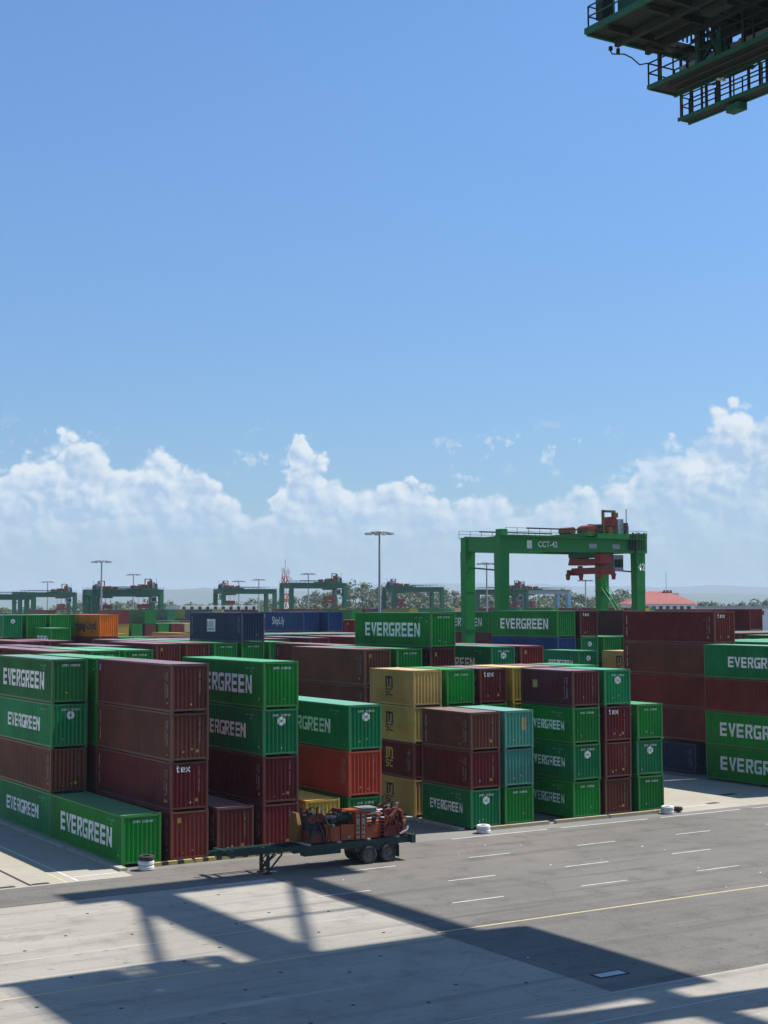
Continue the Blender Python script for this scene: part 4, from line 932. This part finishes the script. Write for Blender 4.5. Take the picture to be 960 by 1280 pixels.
    if detail:
        st = MB(); x = xs[1]; base = 12.0
        st.bar((x-.2, 2.9, 17.6), (x+.9, -1.2, base), .16).bar((x-.9, 2.9, 17.6), (x+.2, -1.2, base), .16).bar((x-1.2, 3.0, 17.7), (x+.4, 3.0, 17.7), .25)
        for i in range(12): st.bar((x-.2+i*.1, 2.9-i*.37, 17.4-i*.5), (x-.9+i*.1, 2.9-i*.37, 17.4-i*.5), .07)
        railing(st, [(x-.2, 2.9, 17.6), (x+.9, -1.2, base)], 1.0); st.box(x-1.4, x+2.4, -3.2, -1.0, base-.25, base-.1)
        part('stair', st, green, o)
        sg = MB().box(xs[0]+3.6, xs[0]+4.4, -4.46, -4.425, 22.55, 23.6); part('white_panel', sg, 'letter_white', o)
        m = text_mesh('number_lettering', num, 1.05, .02, .92); q = link('number_lettering', m, 'letter_white', o, (xs[0]+7.0, -4.45, 23.1))
        m = text_mesh('leg_number', num[-2:], 1.3, .03); q = link('leg_number', m, 'letter_white', o, (xs[1]+.05, -4.47, 20.3))
        for x in (trol-3.0, trol+1.0): part('floodlight', MB().box(x-.9, x+.4, -4.5, -4.43, 22.75, 23.35), 'crane_grey', o)
        part('node_box', MB().box(xs[1]-.9, xs[1]+.9, -4.7, -2.9, 22.2, 24.9).box(xs[0]-.5, xs[0]+.45, -4.5, -3.2, 24.2, 25.0), green, o)
        dk = MB()
        for i in range(6): dk.box(xs[1]-2.2+i*.5, xs[1]-1.95+i*.5, -4.75, -4.6, 22.6, 24.8+.2*(i % 2))
        part('cable_bundle', dk, 'crane_dark', o)
    return o
big = gantry('gantry_crane', 'big green gantry crane with white number on its girder, red spreader raised', (91.6, 75.8, 0), 'CCT-42', trol=6.3, spr_z=19.2)
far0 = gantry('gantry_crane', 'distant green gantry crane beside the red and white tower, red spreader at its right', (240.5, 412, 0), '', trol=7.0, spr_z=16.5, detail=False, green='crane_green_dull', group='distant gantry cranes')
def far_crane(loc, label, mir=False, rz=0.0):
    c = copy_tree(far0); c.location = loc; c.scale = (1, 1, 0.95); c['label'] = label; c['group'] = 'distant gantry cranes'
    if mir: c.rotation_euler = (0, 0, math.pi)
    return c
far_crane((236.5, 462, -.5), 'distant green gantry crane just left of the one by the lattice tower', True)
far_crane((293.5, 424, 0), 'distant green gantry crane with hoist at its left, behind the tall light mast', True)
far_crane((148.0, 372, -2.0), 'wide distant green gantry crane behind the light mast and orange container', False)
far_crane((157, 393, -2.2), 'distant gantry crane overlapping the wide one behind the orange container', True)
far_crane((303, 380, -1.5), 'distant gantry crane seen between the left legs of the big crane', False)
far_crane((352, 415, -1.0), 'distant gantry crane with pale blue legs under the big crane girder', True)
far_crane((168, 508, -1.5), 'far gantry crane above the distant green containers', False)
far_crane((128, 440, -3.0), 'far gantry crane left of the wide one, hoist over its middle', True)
for ch in list(bpy.data.objects):
    if ch.parent and ch.parent.get('label', '').startswith('distant gantry crane with pale blue') and ch.name.startswith(('leg', 'sill', 'main_girder', 'end_beam')):
        ch.data = ch.data.copy(); ch.data.materials.clear(); ch.data.materials.append(MATS['crane_blue' if ch.name.startswith('leg') else 'crane_grey'])

# ------------------------------------------------------------------ light masts
def mast(loc, h, label):
    o = thing('light_mast', label, 'light mast', loc, 0, 'tall light masts'); part('pole', MB().cyl((0, 0, h/2), (0, 0, 1), .42, h, 12, .2), 'steel_grey', o)
    hd = part('head_frame', MB().lathe((0, 0, h-.3), (0, 0, 1), [(.3, -.2), (1.9, -.05), (1.9, .1), (.3, .45)], 14), 'steel_grey', o)
    for i in range(10):
        a = 2*math.pi*i/10; part('floodlight', MB().bar((1.8*math.cos(a), 1.8*math.sin(a), h-.3), (2.7*math.cos(a), 2.7*math.sin(a), h-.5), .16).box(2.75*math.cos(a)-.4, 2.75*math.cos(a)+.4, 2.75*math.sin(a)-.4, 2.75*math.sin(a)+.4, h-.85, h-.45), 'lamp_glass' if i % 2 else 'steel_grey', hd)
mast((139.6, 199.1, 0), 32, 'tallest light mast, behind the high green lettered container')
mast((134.3, 355.7, 0), 30, 'tall light mast rising behind the bright orange container')
mast((200, 598, 0), 28, 'slender light mast above the far green containers'); mast((211.5, 520, 0), 30, 'slender light mast behind the wide distant gantry crane')
mast((276.7, 550, 0), 28, 'slender light mast above the navy panelled container'); mast((280.2, 536, 0), 28.5, 'light mast right behind the hoist of a distant crane')
mast((275.7, 480, 0), 30, 'light mast seen through the crane by the lattice tower'); mast((247.7, 309, 0), 29.5, 'light mast seen between the left legs of the big crane')
mast((352, 386, 0), 26, 'light mast under the red spreader of the big crane')
# lattice tower
lt = thing('lattice_tower', 'red and white lattice tower behind the distant gantry cranes', 'tower', (323.7, 591.7, 0))
for k in range(8):
    z0, z1 = k*4.4, (k+1)*4.4; b0, b1 = 1.9-.08*k, 1.9-.08*(k+1); sgm = MB(); c0 = [(-b0, -b0, z0), (b0, -b0, z0), (b0, b0, z0), (-b0, b0, z0)]; c1 = [(-b1, -b1, z1), (b1, -b1, z1), (b1, b1, z1), (-b1, b1, z1)]
    for i in range(4): sgm.bar(c0[i], c1[i], .4).bar(c0[i], c1[(i+1) % 4], .3).bar(c1[i], c1[(i+1) % 4], .3)
    part('tower_section', sgm, 'wall_white' if k % 2 else 'mast_red', lt)
part('antenna_dish', MB().cyl((0, -2, 33), (0, 1, 0), 1.6, .6, 12).cyl((1.6, -1.5, 29.5), (0, 1, 0), 1.3, .6, 12).cyl((0, 0, 37), (0, 0, 1), .25, 5, 6), 'wall_white', lt)

# ------------------------------------------------------------------ red-roofed building
bd = thing('terminal_building', 'white building with red hipped roof beyond the gantry crane', 'building', (414, 412, 0), R(-31))
part('wall', MB().box(-14.5, 14.5, -10, 10, 0, 16.0), 'wall_white', bd)
rv = [(-16.2, -11.5, 16.0), (16.2, -11.5, 16.0), (16.2, 11.5, 16.0), (-16.2, 11.5, 16.0), (-4, 0, 21.6), (4, 0, 21.6)]
rf = part('roof', MB().add(rv, [(0, 1, 5, 4), (1, 2, 5), (2, 3, 4, 5), (3, 0, 4), (3, 2, 1, 0)]), 'roof_red', bd)
part('roof_vent', MB().box(6.5, 9, -2.5, 0, 18.0, 20.8), 'wall_white', rf)
for x in (3.0, 4.4, 5.8): part('roof_tank', MB().cyl((x, -1, 21), (0, 0, 1), .6, 2.0, 10), 'roof_red', rf)
part('antenna', MB().cyl((4, 0, 26), (0, 0, 1), .12, 8, 6), 'steel_grey', rf)
for i in range(9): w_ = part('window', MB().box(-13.6+i*3.05, -11.9+i*3.05, -10.03, -10.0, 13.0, 15.0), 'crane_dark', bd)
lb = thing('low_shed', 'long white low building right of the red-roofed one', 'building', (452, 392, 0), R(-31))
part('wall', MB().box(-24, 24, -8, 8, 0, 13.8), 'wall_white', lb); part('roof', MB().box(-25, 25, -9, 9, 13.8, 15.0), 'crane_grey', lb)
for i in range(12): part('window', MB().box(-22+i*3.8, -20+i*3.8, -8.03, -8.0, 11.0, 12.8), 'crane_dark', lb)
# white refrigerated boxes far away with their dark fan openings
for i in range(10):
    o = thing('reefer_container', 'white refrigerated container with round dark fan in the far row', 'container', (159.5+i*2.75+CW/2, 352.5-i*.0, 12.9), 0, 'white refrigerated containers far away')
    part('container_body', MB().box(-1.2, 1.2, 0, 12, 0, 2.9), 'wall_white', o); part('fan', MB().cyl((0, -.04, 2.0), (0, 1, 0), .62, .1, 14), 'crane_dark', o)
o = link('reefer_rack', MB().box(157, 190, 352.2, 366, 0, 12.88).mesh('reefer_rack'), 'crane_grey'); tag(o, 'grey steel rack carrying the white refrigerated containers', 'rack')

# ------------------------------------------------------------------ quay crane: its tail platform hangs into the picture, the rest stands overhead
qc = thing('quay_crane', 'dark green quay crane with hanging catwalks seen from below', 'crane', (0, 0, 0.009))
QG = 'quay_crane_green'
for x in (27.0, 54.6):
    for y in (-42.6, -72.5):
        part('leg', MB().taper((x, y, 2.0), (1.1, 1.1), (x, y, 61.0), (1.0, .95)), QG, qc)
        part('bogie', MB().box(x-4, x+4, y-.6, y+.6, .55, 2.0), QG, qc)
        for k in range(4): part('bogie_wheel', MB().cyl((x-3+2*k, y, .4), (0, 1, 0), .38, .2, 14), 'crane_dark', qc)
    part('portal_beam', MB().box(x-.8, x+.8, -71.5, -43.7, 17.5, 20.0), QG, qc)
    part('upper_tie', MB().box(x-.7, x+.7, -71.5, -43.6, 44.3, 46.0), QG, qc)
part('cross_beam', MB().box(28.1, 53.5, -43.4, -41.8, 17.5, 20.0), QG, qc)
part('cross_beam', MB().box(14.9, 37.2, -38.4, -36.4, 43.9, 47.0).box(25.9, 28.1, -43, -38.3, 44.2, 46.8), QG, qc)
for x, hw_, z1 in ((36.5, .85, 63.5), (45.25, .5, 62.5)): part('main_girder', MB().box(x-hw_, x+hw_, -120, -12.5, 61.0, z1), QG, qc)
for y, t in ((-13.3, .5), (-22.5, .16), (-30.6, .3), (-42.6, .5), (-72.5, .5), (-110, .5)): part('girder_tie', MB().box(37.12, 44.85, y-t, y+t, 61.2, 61.2+2*t), QG, qc)
part('tail_platform', MB().box(31.5, 48.5, -14.2, -10.9, 60.2, 60.5), QG, qc)
part('apex_frame', MB().bar((36.3, -45, 64), (38.5, -50, 85), 1.3).bar((45.2, -45, 64), (43.0, -50, 85), 1.3).bar((38.0, -50, 85), (43.5, -50, 85), 1.2), QG, qc)
for x in (36.3, 45.2):
    part('back_stay', MB().bar((x, -15, 63), (38.5 if x < 40 else 43, -50, 85), .4), QG, qc); part('fore_stay', MB().bar((x, -112, 64), (38.5 if x < 40 else 43, -50, 85), .7), QG, qc)
# tail house platform at 43.5 m
pl = part('house_platform', MB().box(22.0, 37.2, -41.3, -28.9, 43.32, 43.46).box(17.4, 22.0, -41.3, -30.7, 43.34, 43.47), 'crane_dark', qc)
gr = MB()
gr.box(13.6, 17.4, -41, -26.4, 43.36, 43.44)
for i in range(12): gr.box(17.4, 21.8, -26.42-i*.11, -26.36-i*.11, 43.36, 43.44)
part('grating', gr, 'crane_dark', pl)
part('edge_beam', MB().box(13.45, 13.6, -40, -26.25, 43.26, 43.55).box(13.6, 21.9, -26.4, -26.24, 43.2, 43.46), QG, pl)
bm = MB()
for y, x0_, x1_ in ((-27.7, 13.7, 21.8), (-30.6, 13.7, 17.4), (-31.9, 13.7, 24), (-33.6, 13.8, 24), (-35.4, 13.8, 24)): bm.box(x0_, x1_, y-.1, y+.1, 43.02, 43.33)
for x in (15.3, 17.3): bm.box(x-.12, x+.12, -36.3, -26.5, 42.9, 43.31)
bm.box(21.7, 22.0, -38, -26.4, 42.7, 43.3).box(19.3, 19.55, -31.8, -27.6, 43.0, 43.3)
part('floor_beam', bm, 'crane_dark', pl)
part('box_girder', MB().box(14.9, 16.6, -60, -27.1, 43.9, 46.2), QG, qc)
hs = part('machinery_house', MB().box(22.2, 37.2, -41.2, -28.8, 43.5, 50.5), QG, qc)
for i in range(6): part('house_panel', MB().box(22.5+i*2.45, 24.8+i*2.45, -28.79, -28.74, 43.9, 50.2), QG, hs)
for i, (x, y, z, w, d, h_) in enumerate(((18.2, -31.2, 43.0, 1.0, .6, .7), (20.8, -28.2, 43.4, .7, .4, .7), (20.6, -31.2, 42.4, .9, .9, .9), (15.9, -33, 42.6, .5, 1.6, .5), (23.5, -31.5, 42.2, 1.4, 2.2, 1.0))): part('equipment_box', MB().box(x-w/2, x+w/2, y-d/2, y+d/2, z, z+h_), 'crane_dark', qc)
rq = random.Random(5); ct = MB()
for i in range(26):
    x, y, z = rq.uniform(16.0, 23), rq.uniform(-35, -27.6), rq.uniform(42.7, 43.3)
    if rq.random() < .5: ct.bar((x, y, z), (x, y-rq.uniform(.5, 2.5), z), rq.uniform(.06, .16))
    else: ct.bar((x, y, z), (x+rq.uniform(.4, 1.6), y, z-rq.uniform(0, .2)), rq.uniform(.05, .14))
for i in range(14):
    x, y = rq.uniform(17.2, 21.6), rq.uniform(-31.5, -27.4); ct.bar((x, y, 42.9), (x, y, rq.uniform(44.2, 45.6)), rq.uniform(.05, .14))
part('fittings', ct, 'crane_dark', qc)
part('beacon_light', MB().box(20.0, 20.7, -30.35, -30.2, 42.95, 43.05), 'letter_white', qc)
part('railing', railing(MB(), [(13.6, -38, 43.5), (13.6, -26.4, 43.5), (14.6, -26.4, 43.5)], 1.15, r=.06), QG, pl)
part('junction_box', MB().box(14.0, 14.7, -27.0, -26.5, 44.0, 45.2).box(15.0, 15.9, -27.1, -26.6, 43.9, 44.5).cyl((14.2, -26.7, 46.0), (0, 0, 1), .2, 1.5, 8), 'crane_dark', qc)
part('winch', MB().box(18.6, 19.6, -28.8, -28.1, 44.3, 45.1).box(19.8, 20.6, -29.8, -29.2, 44.0, 44.6), 'crane_dark', qc)
sl = MB()
for i in range(8): sl.bar((18.0+i*.28, -28.4, 43.1), (18.0+i*.28, -28.4, 45.0), .07)
part('grille', sl, 'crane_dark', qc)
ca = MB().tube([(15.0, -26.35, 42.75), (15.2, -26.3, 42.6), (16.0, -26.3, 42.75), (16.5, -26.3, 42.65), (17.0, -26.3, 42.4), (17.6, -26.3, 42.6)], .07, 6).box(15.0, 15.15, -26.4, -26.25, 42.75, 42.95).box(15.5, 15.62, -26.4, -26.25, 42.7, 42.95)
part('cable', ca, 'crane_dark', qc)  # sags along the platform edge
# lattice tower on the platform
x0, x1, y0, y1 = 18.6, 20.5, -30.4, -28.9; tw = MB()
for a, b in ((x0, y0), (x1, y0), (x1, y1), (x0, y1)): tw.bar((a, b, 41.6), (a, b, 48.5), .3)
for z in (41.7, 44.6, 47.4):
    tw.bar((x0, y0, z), (x1, y0, z), .22).bar((x1, y0, z), (x1, y1, z), .22).bar((x1, y1, z), (x0, y1, z), .22).bar((x0, y1, z), (x0, y0, z), .22)
tw.bar((x0, y1, 41.8), (x1, y1, 44.5), .14).bar((x0, y0, 41.8), (x0, y1, 44.5), .14).bar((x1, y1, 44.7), (x0, y1, 47.3), .14).bar((x0, y1, 44.7), (x0, y0, 47.3), .14)
part('stair_tower', tw, QG, qc)
# middle catwalk
mc = part('middle_catwalk', MB().box(17.7, 19.5, -66, -26.2, 41.35, 41.5), 'crane_dark', qc)
part('edge_beam', MB().box(17.64, 17.74, -66, -26.1, 41.3, 41.5).box(19.46, 19.58, -66, -26.1, 41.22, 41.55).box(17.74, 19.46, -26.2, -26.1, 41.28, 41.52), QG, mc)
part('railing', railing(MB(), [(17.72, -66, 41.5), (17.72, -26.15, 41.5), (19.5, -26.15, 41.5), (19.5, -66, 41.5)], 1.15, r=.06), 'crane_dark', mc)
for k in range(12): part('infill_panel', MB().box(19.3, 19.36, -29.2-k*2.6, -26.8-k*2.6, 41.62, 42.6), 'crane_grey', mc)
hg = MB()
for k in range(14):
    y = -26.9-k*2.9; hg.bar((17.8, y, 41.4), (17.8, y, 43.4), .16).bar((19.4, y-.4, 41.4), (19.4, y-.4, 43.4), .2)
part('hanger', hg, 'crane_dark', mc)
part('service_pipe', MB().bar((18.2, -64, 41.2), (18.2, -27, 41.2), .12, n=6).bar((18.8, -64, 41.15), (18.8, -27, 41.15), .16, n=6), 'crane_dark', mc)
# lower catwalk
lc = part('lower_catwalk', MB().box(19.55, 20.2, -66, -26.4, 39.9, 40.05), 'crane_dark', qc)
part('edge_beam', MB().box(19.47, 19.56, -66, -26.35, 39.88, 40.06).box(20.19, 20.28, -66, -26.35, 39.82, 40.08), QG, lc)
part('railing', railing(MB(), [(19.6, -66, 40.05), (19.6, -26.45, 40.05), (20.2, -26.45, 40.05), (20.2, -66, 40.05)], 1.1, r=.055), 'crane_dark', lc)
hg = MB()
for y in (-26.5, -27.2, -28.3, -29.2, -31.2, -32.4, -34.9, -37.8, -41, -45, -49, -53, -57): hg.bar((19.62, y, 40), (19.62, y, 43.4), .11).bar((20.18, y-.2, 40), (20.18, y-.2, 43.4), .09)
part('hanger', hg, 'crane_dark', lc); part('equipment_box', MB().box(19.75, 20.3, -30.4, -29.5, 39.45, 39.82), QG, lc)
fs_ = MB()
for k in range(7):
    y = -27.3-k*2.6; q = [(19.9, y-t*2.6, 42.6-1.4*math.sin(math.pi*t)) for t in [i/8 for i in range(9)]]; fs_.tube(q, .08, 6)
part('festoon_cable', fs_, 'crane_dark', lc)
fl_ = MB().box(19.2, 19.7, -29.6, -29.45, 41.05, 41.12).box(17.0, 17.1, -30.5, -28.9, 46.0, 46.1)
part('fluorescent_fitting', fl_, 'letter_white', qc)

# ------------------------------------------------------------------ hazy sea air over the whole place
def haze(density, top=290.0):
    m = bpy.data.materials.new('haze'); m.use_nodes = True; nt = m.node_tree; nt.nodes.clear()
    out = nt.nodes.new('ShaderNodeOutputMaterial'); v = nt.nodes.new('ShaderNodeVolumePrincipled')
    v.inputs['Color'].default_value = (0.72, 0.87, 1.0, 1); v.inputs['Density'].default_value = density; v.inputs['Anisotropy'].default_value = 0.0
    nt.links.new(v.outputs[0], out.inputs['Volume']); MATS['haze'] = m
    o = part('haze', MB().box(-9300, 16300, -1100, 16300, -3.0, top), 'haze', None); o['kind'] = 'stuff'; tag(o, 'pale blue haze lying over the yard and the far hills', 'haze')
haze(1.0e-4)
